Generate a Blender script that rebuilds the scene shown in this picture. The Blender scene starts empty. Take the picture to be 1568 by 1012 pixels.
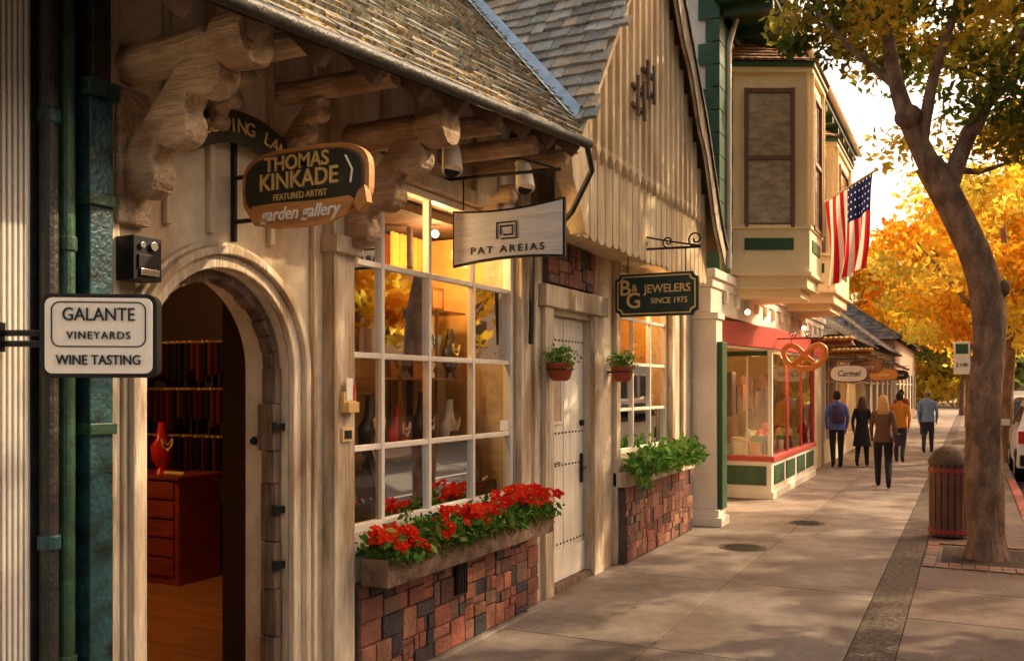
import bpy, bmesh, math, random
import numpy as np
from mathutils import Vector, Matrix, noise
random.seed(7); rng=np.random.default_rng(7)
sc=bpy.context.scene; COLL=sc.collection
R=random.uniform
def V(*a): return Vector(a)

# ---------------------------------------------------------------- materials
def new_mat(name,col=(.8,.8,.8),rough=.7,var=.25,scale=3.,bump=.15,bscale=40.,metal=0.,vcol=False,
            stretch=(1,1,1),emit=0.,stain=0.,spec=.4,trans=0.,sscale=1.7,tint=(.50,.38,.27),sstr=(1,1,1)):
    m=bpy.data.materials.new(name); m.use_nodes=True
    nt=m.node_tree; N=nt.nodes; L=nt.links
    b=N['Principled BSDF']; out=N['Material Output']
    tc=N.new('ShaderNodeTexCoord'); mp=N.new('ShaderNodeMapping'); mp.inputs['Scale'].default_value=stretch
    L.new(tc.outputs['Object'],mp.inputs['Vector'])
    if vcol:
        a=N.new('ShaderNodeAttribute'); a.attribute_name='Col'; src=a.outputs['Color']
    else:
        a=N.new('ShaderNodeRGB'); a.outputs[0].default_value=(*col,1); src=a.outputs[0]
    def nz(sc_,detail,vec):
        n=N.new('ShaderNodeTexNoise'); n.inputs['Scale'].default_value=sc_; n.inputs['Detail'].default_value=detail
        L.new(vec,n.inputs['Vector']); return n.outputs['Fac']
    def mul(src,sc_,lo,hi,detail):
        f=nz(sc_,detail,mp.outputs[0])
        r=N.new('ShaderNodeMapRange'); r.inputs['From Min'].default_value=.3; r.inputs['From Max'].default_value=.7
        r.inputs['To Min'].default_value=lo; r.inputs['To Max'].default_value=hi
        L.new(f,r.inputs['Value'])
        v=N.new('ShaderNodeVectorMath'); v.operation='MULTIPLY'
        L.new(src,v.inputs[0]); L.new(r.outputs[0],v.inputs[1]); return v.outputs[0]
    if var>.11: src=mul(src,scale,1-var,1+var*.5,3)
    if var>0: src=mul(src,scale*7,1-var*.5,1+var*.3,1)
    if stain>0:
        m2=N.new('ShaderNodeMapping'); m2.inputs['Scale'].default_value=sstr; L.new(tc.outputs['Object'],m2.inputs['Vector'])
        f=nz(sscale,4,m2.outputs[0])
        r=N.new('ShaderNodeMapRange'); r.inputs['From Min'].default_value=.36; r.inputs['From Max'].default_value=.55
        r.inputs['To Min'].default_value=1-stain; r.inputs['To Max'].default_value=1.; L.new(f,r.inputs['Value'])
        mx=N.new('ShaderNodeMix'); mx.data_type='RGBA'; mx.inputs[6].default_value=(*tint,1); mx.inputs[7].default_value=(1,1,1,1)
        L.new(r.outputs[0],mx.inputs[0])
        v=N.new('ShaderNodeVectorMath'); v.operation='MULTIPLY'; L.new(src,v.inputs[0]); L.new(mx.outputs[2],v.inputs[1]); src=v.outputs[0]
    L.new(src,b.inputs['Base Color'])
    b.inputs['Roughness'].default_value=rough; b.inputs['Metallic'].default_value=metal
    b.inputs['Specular IOR Level'].default_value=spec
    if bump>.11:
        bp=N.new('ShaderNodeBump'); bp.inputs['Strength'].default_value=bump; bp.inputs['Distance'].default_value=.02
        L.new(nz(bscale,2,mp.outputs[0]),bp.inputs['Height']); L.new(bp.outputs[0],b.inputs['Normal'])
    if emit>0:
        L.new(src,b.inputs['Emission Color']); b.inputs['Emission Strength'].default_value=emit
    if trans>0:
        t=N.new('ShaderNodeBsdfTranslucent'); L.new(src,t.inputs['Color'])
        d=N.new('ShaderNodeBsdfDiffuse'); L.new(src,d.inputs['Color'])
        mx=N.new('ShaderNodeMixShader'); mx.inputs[0].default_value=trans
        L.new(d.outputs[0],mx.inputs[1]); L.new(t.outputs[0],mx.inputs[2]); L.new(mx.outputs[0],out.inputs[0])
        N.remove(b)
    return m
M={}
def mk(k,**a): M[k]=new_mat(k,**a)
mk('plaster',col=(.75,.62,.44),rough=.85,var=.18,scale=2.2,bump=.6,bscale=14,stain=.75,sscale=2.2,sstr=(1,1,.35))
mk('timber_cream',col=(.74,.61,.43),rough=.7,var=.3,scale=2.5,bump=.8,bscale=9,stretch=(4,4,.5),stain=.85,sscale=4.,sstr=(1,1,.3))
mk('gable_cream',col=(.84,.66,.40),rough=.7,var=.2,scale=2.5,bump=.5,bscale=9,stretch=(5,5,.5),stain=.5,sscale=3,sstr=(1,1,.4))
mk('log_tan',col=(.52,.37,.235),rough=.8,var=.4,scale=3,bump=.9,bscale=9,stretch=(.6,5,5),stain=.75,sscale=4)
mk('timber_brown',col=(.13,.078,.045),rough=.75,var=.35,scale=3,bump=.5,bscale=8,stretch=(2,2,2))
mk('timber_grey',col=(.20,.135,.09),rough=.8,var=.45,scale=3,bump=.9,bscale=8,stretch=(5,5,.5),stain=.6,sscale=5)
mk('white_paint',col=(.84,.76,.62),rough=.5,var=.1,scale=4,bump=.15,bscale=20,stain=.25)
mk('door_paint',col=(.90,.82,.68),rough=.5,var=.12,scale=3,bump=.4,bscale=9,stretch=(5,5,.5),stain=.25)
mk('ribbed',col=(.62,.58,.50),rough=.6,var=.1,scale=4,bump=.1)
mk('yellow_wall',col=(.90,.72,.42),rough=.8,var=.08,scale=2,bump=.1,stain=.15)
mk('green_trim',col=(.035,.095,.04),rough=.45,var=.3,scale=6,bump=.15)
mk('green_pipe',col=(.035,.095,.05),rough=.45,var=.4,scale=9,bump=.2,stain=.6,sscale=6)
mk('teal_pipe',col=(.022,.075,.085),rough=.4,var=.5,scale=7,bump=.3,stain=.9,sscale=9,tint=(.4,.28,.18))
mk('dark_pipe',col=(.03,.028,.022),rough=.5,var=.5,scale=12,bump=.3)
mk('black_metal',col=(.012,.012,.012),rough=.4,var=.1,scale=20,bump=0,metal=.3)
mk('red_paint',col=(.48,.06,.04),rough=.5,var=.1,scale=4,bump=0)
mk('bin_red',col=(.30,.04,.03),rough=.5,var=.1,scale=4,bump=0)
mk('bin_wood',col=(.17,.07,.04),rough=.6,var=.3,scale=6,bump=.3)
mk('brick',vcol=True,rough=.6,var=.35,scale=8,bump=.6,bscale=30)
mk('mortar',col=(.12,.085,.065),rough=.95,var=.3,scale=12,bump=.6,bscale=60)
mk('shingle',vcol=True,rough=.85,var=.3,scale=5,bump=.7,bscale=25)
mk('flash_metal',col=(.55,.68,.75),rough=.4,var=.25,scale=6,bump=0,metal=.2)
mk('concrete',vcol=True,rough=.7,var=.3,scale=1.3,bump=.4,bscale=70,stain=.75,spec=.4,sscale=1.1,tint=(.5,.42,.34))
mk('aggregate',col=(.15,.105,.075),rough=.8,var=.8,scale=24,bump=1.,bscale=90)
mk('asphalt',col=(.055,.052,.05),rough=.9,var=.3,scale=3,bump=0)
mk('ground_dirt',col=(.14,.12,.08),rough=1,var=.3,scale=.5,bump=0)
mk('soil',col=(.07,.045,.03),rough=1,var=.5,scale=15,bump=1,bscale=50)
mk('line_paint',col=(.75,.74,.7),rough=.6,var=.1,bump=0)
mk('bark',col=(.30,.18,.11),rough=.9,var=.55,scale=5,bump=1.,bscale=11,stretch=(2.,2.,.7),stain=.6,sscale=4)
mk('leaf',vcol=True,rough=.55,var=0,bump=0,trans=.55)
mk('leaf_gold',vcol=True,rough=.6,var=0,bump=0,trans=.62)
mk('plant',vcol=True,rough=.5,var=0,bump=0,trans=.3)
mk('vc',vcol=True,rough=.6,var=.1,scale=8,bump=0)
mk('vc_cloth',vcol=True,rough=.9,var=.15,scale=25,bump=.3,bscale=60)
mk('vc_gloss',vcol=True,rough=.25,var=0,bump=0)
mk('gold',col=(.85,.58,.22),rough=.4,var=.1,bump=0,metal=.3)
mk('sign_white',col=(.88,.82,.70),rough=.5,var=.05,scale=5,bump=0)
mk('sign_green',col=(.02,.05,.035),rough=.4,var=.3,scale=6,bump=.15)
mk('sign_brown',col=(.035,.034,.020),rough=.45,var=.3,scale=6,bump=.15)
mk('sign_wood',col=(.58,.25,.07),rough=.5,var=.35,scale=4,bump=.3,stretch=(.5,4,6))
mk('sign_rib',col=(.62,.63,.65),rough=.4,var=.2,scale=5,bump=.6,bscale=10,stretch=(.25,1,14))
mk('box_stone',col=(.21,.13,.085),rough=.85,var=.5,scale=9,bump=.8,bscale=20,stain=.6,sscale=8)
mk('ink',col=(.01,.012,.012),rough=.5,var=0,bump=0)
mk('wood_floor',col=(.50,.17,.045),rough=.3,var=.3,scale=3,bump=0,stretch=(.5,5,1))
mk('wood_red',col=(.30,.045,.018),rough=.35,var=.3,scale=3,bump=0,stretch=(1,1,5))
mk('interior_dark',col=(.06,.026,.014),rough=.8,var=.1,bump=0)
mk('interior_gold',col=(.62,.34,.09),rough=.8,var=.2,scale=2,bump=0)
mk('curtain',col=(.85,.45,.09),rough=.7,var=.15,scale=3,bump=0,trans=.2)
mk('bulb',col=(1,.72,.35),rough=.5,var=0,bump=0,emit=9.)
mk('car_white',col=(.75,.75,.74),rough=.2,var=0,bump=0,spec=.6)
mk('car_dark',col=(.03,.035,.045),rough=.2,var=0,bump=0,spec=.6)
mk('car_glass',col=(.02,.025,.03),rough=.05,var=0,bump=0,spec=.8)
mk('rubber',col=(.02,.02,.02),rough=.8,var=0,bump=0)
mk('chrome',col=(.6,.6,.6),rough=.25,var=0,bump=0,metal=1)
mk('tail_red',col=(.5,.02,.01),rough=.2,var=0,bump=0)
mk('frame_brown',col=(.17,.075,.05),rough=.5,var=.1,bump=0)
mk('blind',col=(.95,.78,.55),rough=.9,var=.35,scale=3,bump=0,stretch=(2,2,5))
mk('flag_cloth',vcol=True,rough=.8,var=0,bump=0,trans=.4)
def glass_mat(name,extra,ior):
    m=bpy.data.materials.new(name); m.use_nodes=True; nt=m.node_tree; N=nt.nodes; L=nt.links
    N.remove(N['Principled BSDF']); out=N['Material Output']
    t=N.new('ShaderNodeBsdfTransparent'); t.inputs[0].default_value=(.94,.94,.91,1)
    g=N.new('ShaderNodeBsdfGlossy'); g.inputs['Roughness'].default_value=.02
    f=N.new('ShaderNodeFresnel'); f.inputs[0].default_value=ior
    ad=N.new('ShaderNodeMath'); ad.operation='ADD'; ad.inputs[1].default_value=extra; ad.use_clamp=True; L.new(f.outputs[0],ad.inputs[0])
    mx=N.new('ShaderNodeMixShader'); L.new(ad.outputs[0],mx.inputs[0]); L.new(t.outputs[0],mx.inputs[1]); L.new(g.outputs[0],mx.inputs[2])
    L.new(mx.outputs[0],out.inputs[0]); return m
M['glass']=glass_mat('window_glass',.06,1.55)
M['glass_up']=glass_mat('upper_glass',.0,1.4)

# ---------------------------------------------------------------- mesh builder
def empty(name,loc=(0,0,0),rz=0.):
    e=bpy.data.objects.new(name,None); e.empty_display_size=.2; COLL.objects.link(e)
    e.location=loc; e.rotation_euler=(0,0,rz); return e
def attach(o,parent,local):
    if parent:
        o.parent=parent
        if not local:
            mb=Matrix.Translation(parent.location)@parent.rotation_euler.to_matrix().to_4x4()
            o.matrix_parent_inverse=mb.inverted()
class MB:
    def __init__(s): s.v=[];s.f=[];s.m=[];s.c=[]
    def add(s,vs,fs,m=0,c=(.8,.8,.8)):
        o=len(s.v); s.v+= [tuple(p) for p in vs]
        for f in fs: s.f.append([i+o for i in f]); s.m.append(m); s.c.append(c)
    def box(s,x0,x1,y0,y1,z0,z1,m=0,c=(.8,.8,.8)):
        s.add([(x0,y0,z0),(x1,y0,z0),(x1,y1,z0),(x0,y1,z0),(x0,y0,z1),(x1,y0,z1),(x1,y1,z1),(x0,y1,z1)],
              [(0,3,2,1),(4,5,6,7),(0,1,5,4),(1,2,6,5),(2,3,7,6),(3,0,4,7)],m,c)
    def beam(s,p,q,w,h,m=0,c=(.8,.8,.8),up=(0,0,1)):
        p=Vector(p);q=Vector(q);d=(q-p).normalized();up=Vector(up)
        a=d.cross(up).normalized()*w/2; b=a.cross(d).normalized()*h/2
        s.add([p-a-b,p+a-b,p+a+b,p-a+b,q-a-b,q+a-b,q+a+b,q-a+b],
              [(0,3,2,1),(4,5,6,7),(0,1,5,4),(1,2,6,5),(2,3,7,6),(3,0,4,7)],m,c)
    def prism(s,pts,ext,m=0,c=(.8,.8,.8)):
        n=len(pts);e=Vector(ext); P=[Vector(p) for p in pts]
        s.add(P+[p+e for p in P],[list(range(n)),list(range(2*n-1,n-1,-1))]+[(i,(i+1)%n,n+(i+1)%n,n+i) for i in range(n)],m,c)
    def tube(s,pts,rads,seg=10,m=0,c=(.8,.8,.8),jit=0.,flat=1.):
        pts=[Vector(p) for p in pts]
        if not hasattr(rads,'__len__'): rads=[rads]*len(pts)
        vs=[];fs=[]; a=None
        for i,p in enumerate(pts):
            d=(pts[min(i+1,len(pts)-1)]-pts[max(i-1,0)]).normalized()
            if a is None: a=d.orthogonal().normalized()
            else: a=(a-d*a.dot(d)).normalized()
            b=d.cross(a)
            for k in range(seg):
                t=2*math.pi*k/seg; r=rads[i]
                if jit: r*=1+jit*noise.noise(Vector((math.cos(t)*1.6,math.sin(t)*1.6,p.z*1.3+p.x)))
                vs.append(p+a*math.cos(t)*r+b*math.sin(t)*r*flat)
        for i in range(len(pts)-1):
            for k in range(seg):
                fs.append((i*seg+k,i*seg+(k+1)%seg,(i+1)*seg+(k+1)%seg,(i+1)*seg+k))
        fs.append(list(range(seg))[::-1]); fs.append([(len(pts)-1)*seg+k for k in range(seg)])
        s.add(vs,fs,m,c)
    def sphere(s,ctr,r,m=0,c=(.8,.8,.8),seg=14,rings=9,keep=None):
        if not hasattr(r,'__len__'): r=(r,r,r)
        vs=[];fs=[]
        for i in range(rings+1):
            th=math.pi*i/rings
            for k in range(seg):
                ph=2*math.pi*k/seg
                vs.append((ctr[0]+r[0]*math.sin(th)*math.cos(ph),ctr[1]+r[1]*math.sin(th)*math.sin(ph),ctr[2]+r[2]*math.cos(th)))
        for i in range(rings):
            for k in range(seg):
                f=(i*seg+k,(i+1)*seg+k,(i+1)*seg+(k+1)%seg,i*seg+(k+1)%seg)
                if keep:
                    cc=sum((Vector(vs[j]) for j in f),Vector())/4
                    if not keep(cc): continue
                fs.append(f)
        s.add(vs,fs,m,c)
    def loft(s,rings,seg=16,m=0,c=(.8,.8,.8)):
        vs=[];fs=[]
        for (x,y,z,rx,ry) in rings:
            for k in range(seg):
                t=2*math.pi*k/seg; vs.append((x+rx*math.cos(t),y+ry*math.sin(t),z))
        for i in range(len(rings)-1):
            for k in range(seg):
                fs.append((i*seg+k,i*seg+(k+1)%seg,(i+1)*seg+(k+1)%seg,(i+1)*seg+k))
        fs.append(list(range(seg))[::-1]); fs.append([(len(rings)-1)*seg+k for k in range(seg)])
        s.add(vs,fs,m,c)
    def build(s,name,mats,parent=None,local=False,bevel=0.,smooth=False,origin=None,recalc=True):
        me=bpy.data.meshes.new(name)
        vs=s.v
        if origin: vs=[(p[0]-origin[0],p[1]-origin[1],p[2]-origin[2]) for p in vs]
        me.from_pydata(vs,[],s.f)
        for k in mats: me.materials.append(M[k])
        me.polygons.foreach_set('material_index',s.m)
        at=me.color_attributes.new('Col','FLOAT_COLOR','CORNER')
        cols=[]
        for f,c in zip(s.f,s.c): cols+= [c[0],c[1],c[2],1.]*len(f)
        at.data.foreach_set('color',cols)
        me.validate()
        if recalc:
            bm=bmesh.new(); bm.from_mesh(me); bmesh.ops.recalc_face_normals(bm,faces=bm.faces); bm.to_mesh(me); bm.free()
        if smooth:
            me.polygons.foreach_set('use_smooth',[True]*len(me.polygons)); me.set_sharp_from_angle(angle=math.radians(45))
        o=bpy.data.objects.new(name,me); COLL.objects.link(o)
        if origin: o.location=origin
        attach(o,parent,local)
        if bevel:
            b=o.modifiers.new('bevel','BEVEL'); b.width=bevel; b.segments=2; b.limit_method='ANGLE'; b.angle_limit=math.radians(50)
        return o
def text(body,parent,loc,size,mat,name='lettering',ext=.003,rz=0.,sx=1.,shear=0.,space=1.,off=.012):
    cu=bpy.data.curves.new(name,'FONT'); cu.body=body; cu.size=size; cu.extrude=ext; cu.align_x='CENTER'; cu.align_y='CENTER'
    cu.shear=shear; cu.space_character=space; cu.offset=size*off; cu.resolution_u=4
    cu.materials.append(M[mat]); o=bpy.data.objects.new(name,cu); COLL.objects.link(o)
    o.rotation_euler=(math.pi/2,0,rz); o.location=loc; o.scale=(sx,1,1); o.parent=parent; return o
def point_light(name,loc,power,parent=None,col=(1,.66,.3),r=.06):
    l=bpy.data.lights.new(name,'POINT'); l.energy=power; l.color=col; l.shadow_soft_size=r
    o=bpy.data.objects.new(name,l); COLL.objects.link(o); o.location=loc; attach(o,parent,False); return o
def leaves(name,C,size,cols,mat,parent=None,origin=(0,0,0)):
    n=len(C); a=rng.normal(size=(n,3)); a/=np.linalg.norm(a,axis=1)[:,None]
    b=rng.normal(size=(n,3)); b-= (a*b).sum(1)[:,None]*a; b/=np.linalg.norm(b,axis=1)[:,None]
    s=size*rng.uniform(.6,1.3,n)[:,None]; nn=np.cross(a,b)
    C=C-np.array(origin)
    vs=np.stack([C-a*s,C+b*s*.5+nn*s*.15,C+a*s,C-b*s*.5+nn*s*.15],1).reshape(-1,3)
    me=bpy.data.meshes.new(name); me.vertices.add(4*n); me.vertices.foreach_set('co',vs.ravel())
    me.loops.add(4*n); me.loops.foreach_set('vertex_index',np.arange(4*n)); me.polygons.add(n)
    me.polygons.foreach_set('loop_start',np.arange(n)*4)
    me.update(calc_edges=True); me.validate()
    at=me.color_attributes.new('Col','FLOAT_COLOR','POINT')
    cc=np.repeat(np.concatenate([cols,np.ones((n,1))],1),4,axis=0); at.data.foreach_set('color',cc.ravel())
    me.materials.append(M[mat]); o=bpy.data.objects.new(name,me); COLL.objects.link(o); o.location=origin
    attach(o,parent,False); return o
def crown_pts(ctr,rad,nclump,per,cr,pal,shell=.55):
    P=[];Cc=[]
    for i in range(nclump):
        d=rng.normal(size=3); d/=np.linalg.norm(d); rr=rng.uniform(shell,1.)**.7*rng.uniform(.8,1.08)
        c=np.array(ctr)+d*np.array(rad)*rr
        k=int(per*rng.uniform(.5,1.4)); rc=cr*rng.uniform(.6,1.3)
        q=rng.normal(size=(k,3)); q/=np.linalg.norm(q,axis=1)[:,None]; q*= (rng.uniform(0,1,k)**.45)[:,None]*np.array([rc,rc,rc*.65])
        P.append(c+q); base=np.array(pal[rng.integers(len(pal))])*rng.uniform(.75,1.2)
        Cc.append(np.clip(base*rng.uniform(.7,1.3,(k,1)),0,.95))
    return np.concatenate(P),np.concatenate(Cc)

# ---------------------------------------------------------------- ground
g=MB(); g.box(-300,300,-100,500,-1.2,-.17); g.build('ground',['ground_dirt'])
g=MB(); g.box(4.15,11.6,-30,260,-.4,-.15); g.build('road',['asphalt'])
g=MB()
for i in range(20): g.box(6.3+.02,6.42,-10+i*12,-6+i*12,-.149,-.145)
for i in range(14): g.box(4.2,6.2,-3+i*6.2,-2.9+i*6.2,-.149,-.145)
g.build('road_markings',['line_paint'])
sw=MB(); sw.box(-.47,4.0,-12,150,-.4,-.02,1)
y=-6.
cols=[(.235,.185,.15),(.265,.21,.17),(.205,.165,.135),(.25,.20,.16)]
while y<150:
    dy=2.45 if y<60 else 9; br_=1.0 if y<12 else 1.3  # slab colour carries the tree shade: near slabs darker, far ones brightened
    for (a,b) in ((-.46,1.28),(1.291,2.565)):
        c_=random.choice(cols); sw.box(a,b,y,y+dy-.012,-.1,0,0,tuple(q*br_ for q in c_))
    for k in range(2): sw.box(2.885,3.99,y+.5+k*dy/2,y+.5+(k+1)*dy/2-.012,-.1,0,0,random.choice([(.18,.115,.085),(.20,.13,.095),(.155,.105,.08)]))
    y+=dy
sw.box(2.573,2.877,-6,150,-.1,-.003,2)
sw.build('sidewalk',['concrete','mortar','aggregate'],bevel=.004)
kb=MB(); y=-6
while y<120:
    kb.box(4.0,4.15,y,y+2.99,-.3,0,0,(.40,.34,.28) if not 14<y<20 else (.45,.12,.08)); y+=3
kb.build('kerb',['concrete'],bevel=.015)
far=MB(); far.box(11.6,15.5,-20,200,-.4,0,0,(.36,.30,.25)); far.build('sidewalk',['concrete'],bevel=.01)
for (x,y,r) in ((1.0,10.6,.27),(1.35,12.9,.24)):
    mh=MB(); mh.tube([(x,y,-.02),(x,y,.004)],r,32,0); mh.tube([(x,y,.001),(x,y,.008)],r*.82,32,1)
    for k in range(-4,5):
        w=math.sqrt(max(.01,(r*.75)**2-(k*r*.17)**2)); mh.box(x-w,x+w,y+k*r*.17-.01,y+k*r*.17+.01,.006,.012,1)
    mh.build('manhole_cover',['mortar','dark_pipe'])
tp=MB(); tp.box(3.06,3.94,10.55,11.75,-.05,.004)
for k in range(9):
    for j in range(12):
        x=2.9+k*.122; yy=10.3+j*.14
        if not(3.05<x+.06<3.95 and 10.52<yy+.06<11.78): tp.box(x,x+.112,yy,yy+.13,-.05,.012+R(0,.006),1,random.choice([(.24,.10,.06),(.18,.09,.065),(.24,.14,.09)]))
tp.build('tree_pit',['soil','brick'],bevel=.004)
n=1500; C=np.stack([rng.uniform(.2,4.1,n),rng.uniform(3,40,n),rng.uniform(.006,.02,n)],1)
C[:,0]=np.where(rng.random(n)<.6,rng.uniform(2.7,4.1,n),C[:,0])
pal=np.array([(.45,.22,.03),(.3,.12,.03),(.5,.33,.05)])
me=leaves('fallen_leaves',C,.02,pal[rng.integers(3,size=n)],'leaf_gold')
for v in me.data.vertices: v.co.z=.004+(v.co.z%.02)*.6

# ---------------------------------------------------------------- storybook building
B=empty('storybook_shop_building',(0,6,0))
w=MB()
def ZE(y): return 3.31+.085*(y-2.62)
w.box(-.3,0,2.72,2.93,0,4.0)
arc=[(0,3.425+.495*math.cos(t),1.94+.495*math.sin(t)) for t in [math.pi*k/24 for k in range(25)]]
w.prism([(0,2.93,4.0),(0,2.93,1.94)]+arc[::-1][1:-1]+[(0,3.92,1.94),(0,3.92,4.0)],(-.3,0,0))
w.box(-.3,0,3.92,4.45,0,4.0)
w.box(-.3,0,4.45,6.71,0,.95); w.box(-.3,0,4.45,6.71,3.2,4.0)
w.box(-.3,0,6.71,7.38,0,4.1); w.box(-.3,0,7.38,8.40,2.5,3.9); w.box(-.3,0,8.40,9.12,0,3.9)
w.box(-.3,0,9.12,11.0,0,1.12); w.box(-.3,0,9.12,11.0,3.1,3.9); w.box(-.3,0,11.0,12.0,0,3.9)
w.build('walls',['plaster'],B)
t=MB()
def archband(y0,z0,r0,r1,x0,x1,m,n=40):
    A=[(x0,y0+r1*math.cos(math.pi*k/n),z0+r1*math.sin(math.pi*k/n)) for k in range(n+1)]
    Bp=[(x0,y0+r0*math.cos(math.pi*k/n),z0+r0*math.sin(math.pi*k/n)) for k in range(n+1)]
    t.prism([(x0,y0+r1,0)]+A+[(x0,y0-r1,0),(x0,y0-r0,0)]+Bp[::-1]+[(x0,y0+r0,0)],(x1-x0,0,0),m)
archband(3.425,1.94,.497,.560,.002,.045,0); archband(3.425,1.94,.561,.600,.002,.080,0); archband(3.425,1.94,.601,.625,.002,.045,0)
zz=.0
while zz<1.93:
    h=R(.16,.36); d=R(.0,.025)
    t.box(-.13-d,-.04+R(-.008,.008),3.862+R(-.012,.010),3.918,zz,min(zz+h-.003,1.95),1); zz+=h
n_=15
for k in range(n_):
    a=math.pi*.004+math.pi*.98*k/n_; b=math.pi*.004+math.pi*.98*(k+1)/n_-.004; r0=.495-R(.04,.062)
    t.prism([(-.14,3.425+r0*math.cos(a),1.94+r0*math.sin(a)),(-.14,3.425+.493*math.cos(a),1.94+.493*math.sin(a)),
         (-.14,3.425+.493*math.cos(b),1.94+.493*math.sin(b)),(-.14,3.425+r0*math.cos(b),1.94+r0*math.sin(b))],(.09,0,0),1)
t.box(-.05,-.005,3.84,3.918,0,.34,0)
t.build('arch_trim',['timber_cream','timber_grey'],B,bevel=.007)
hg=MB()
for z in (.85,1.15,1.60): hg.tube([(-.03,3.85,z),(-.03,3.85,z+.06)],.014,8); hg.box(-.035,-.015,3.85,3.918,z+.01,z+.05)
hg.sphere((-.22,3.90,1.55),.024)
hg.build('door_hardware',['black_metal'],B,smooth=True)
t=MB()
for y in (3.05,3.32,3.75): t.box(0.001,.035,y,y+.035,2.60,4.0)
t.box(0.001,.04,4.10,4.13,0,4.0)
t.box(0.001,.07,4.22,4.44,0,3.9,0); t.box(0.071,.09,4.22,4.255,0,3.0)
t.box(0.001,.12,4.20,4.46,2.62,2.72)
t.box(0.001,.06,6.72,6.90,0,3.6); t.box(0.001,.05,7.0,7.06,.0,3.0)
t.box(0.001,.05,7.22,7.40,0,2.55); t.box(0.001,.05,8.38,8.62,0,2.549)
t.box(0.001,.08,7.16,8.68,2.55,2.74)
t.box(0.001,.05,9.0,9.12,0,3.2); t.box(.001,.05,11.0,11.12,0,3.2); t.box(0.001,.045,11.5,11.6,0,3.2)
t.box(0.001,.03,2.725,2.795,0,4.0)
for y in (4.8,5.2,5.6,6.0,6.4): t.box(0.001,.04,y,y+.07,3.302,4.0)
t.box(0.001,.06,4.46,6.70,3.2,3.3)
t.build('timber_frame',['timber_cream'],B,bevel=.008)
def bracket(mb,y,z0,m=0,s=1.,th=.13):
    low=[]
    p0=V(.05,0,z0); p1=V(.60*s,0,z0+.58*s); d=(p1-p0); L_=d.length; d.normalize()
    nl=3
    for i in range(nl):
        c=p0+d*L_*(i+.5)/nl; r=L_/nl*.40
        base=math.atan2(-d.z,-d.x)
        for k in range(9):
            a=base+math.pi*k/8
            low.append((c.x+math.cos(a)*r,y-th/2,c.z+math.sin(a)*r*.85))
    pts=[(0.0,y-th/2,z0+.15*s),(0.0,y-th/2,z0-.03)]+low+[(.64*s,y-th/2,z0+.62*s),(.45*s,y-th/2,z0+.62*s)]
    mb.prism(pts,(0,th,0),m)
br=MB()
for y in (2.85,4.40): bracket(br,y,2.66); br.box(0.001,.06,y-.09,y+.09,2.56,3.15)
bracket(br,5.98,2.95,s=.6,th=.1)
bracket(br,3.30,3.08,s=.5,th=.1); bracket(br,3.86,3.05,s=.5,th=.1)
br.build('corbel_brackets',['log_tan'],B,bevel=.014)
lg=MB()
for (y,z,r) in ((2.85,3.26,.105),(4.40,3.30,.105)):
    lg.tube([(-.1,y,z),(.3,y,z),(.5,y,z),(.52,y,z-.012),(.56,y,z-.01),(.6,y,z),(.735,y,z),(.755,y,z)],[r*.80,r*.84,r*.88,r*.78,r*.80,r*1.08,r*1.12,r*.98],24,0,jit=.12)
for (y,z,r) in ((3.3,3.42,.06),(3.86,3.42,.06),(5.0,3.47,.065),(5.55,3.47,.065),(6.05,3.5,.06)):
    lg.tube([(-.1,y,z),(.3,y,z),(.73,y,z),(.745,y,z)],[r,r,r,r*.85],16,0,jit=.1)
lg.build('beam_ends',['log_tan'],B,smooth=True)
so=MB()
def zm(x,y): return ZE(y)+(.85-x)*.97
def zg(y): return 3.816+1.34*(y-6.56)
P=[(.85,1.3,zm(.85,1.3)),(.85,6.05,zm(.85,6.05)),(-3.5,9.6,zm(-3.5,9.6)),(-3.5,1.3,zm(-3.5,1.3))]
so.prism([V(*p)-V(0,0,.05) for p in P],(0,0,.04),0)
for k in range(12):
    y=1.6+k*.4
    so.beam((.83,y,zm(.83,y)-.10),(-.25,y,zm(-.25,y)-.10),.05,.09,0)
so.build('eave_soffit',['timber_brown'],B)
gt=MB(); gt.tube([(.89,y,ZE(y)-.02) for y in (1.3,2.5,4,5,6.12)],.035,12,0)
gt.tube([(.89,6.08,ZE(6.08)-.03),(.88,6.2,3.42),(.6,6.5,3.2),(.3,6.75,3.05),(.12,6.80,2.95),(.1,6.81,2.2)],.022,10,0)
gt.build('gutter',['dark_pipe'],B,smooth=True)
def shingles(mb,O,U,W,lu,lw,sw_,sh,clip,pal,m=0,wob=.012):
    O=Vector(O);U=Vector(U).normalized();W=Vector(W).normalized();n=U.cross(W).normalized()
    if n.z<0: n=-n
    r=0
    while r*sh<lw:
        u=-R(0,sw_)
        while u<lu:
            ww=sw_*R(.6,1.35)
            p=O+U*(u+ww/2)+W*(r*sh+sh/2)
            if clip is None or clip(p):
                lft=.022+R(0,.014); dz=R(-wob,wob)
                a=O+U*(u+.004)+W*(r*sh+dz); b=O+U*(u+ww-.004)+W*(r*sh+dz+R(-.004,.004)); 
                c=O+U*(u+ww-.004)+W*(r*sh+sh*1.1); d=O+U*(u+.004)+W*(r*sh+sh*1.1)
                vs=[a+n*lft,b+n*lft,c+n*.004,d+n*.004,a-n*.002,b-n*.002]
                col=np.array(random.choice(pal))*R(.7,1.25)
                mb.add(vs,[(0,1,2,3),(0,4,5,1),(0,3,4),(1,5,2)],m,tuple(col))
            u+=ww
        r+=1
pal_r=[(.34,.31,.24),(.40,.35,.26),(.28,.26,.21),(.44,.39,.29),(.32,.33,.26),(.42,.33,.21),(.37,.36,.31)]
rf=MB()
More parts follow.
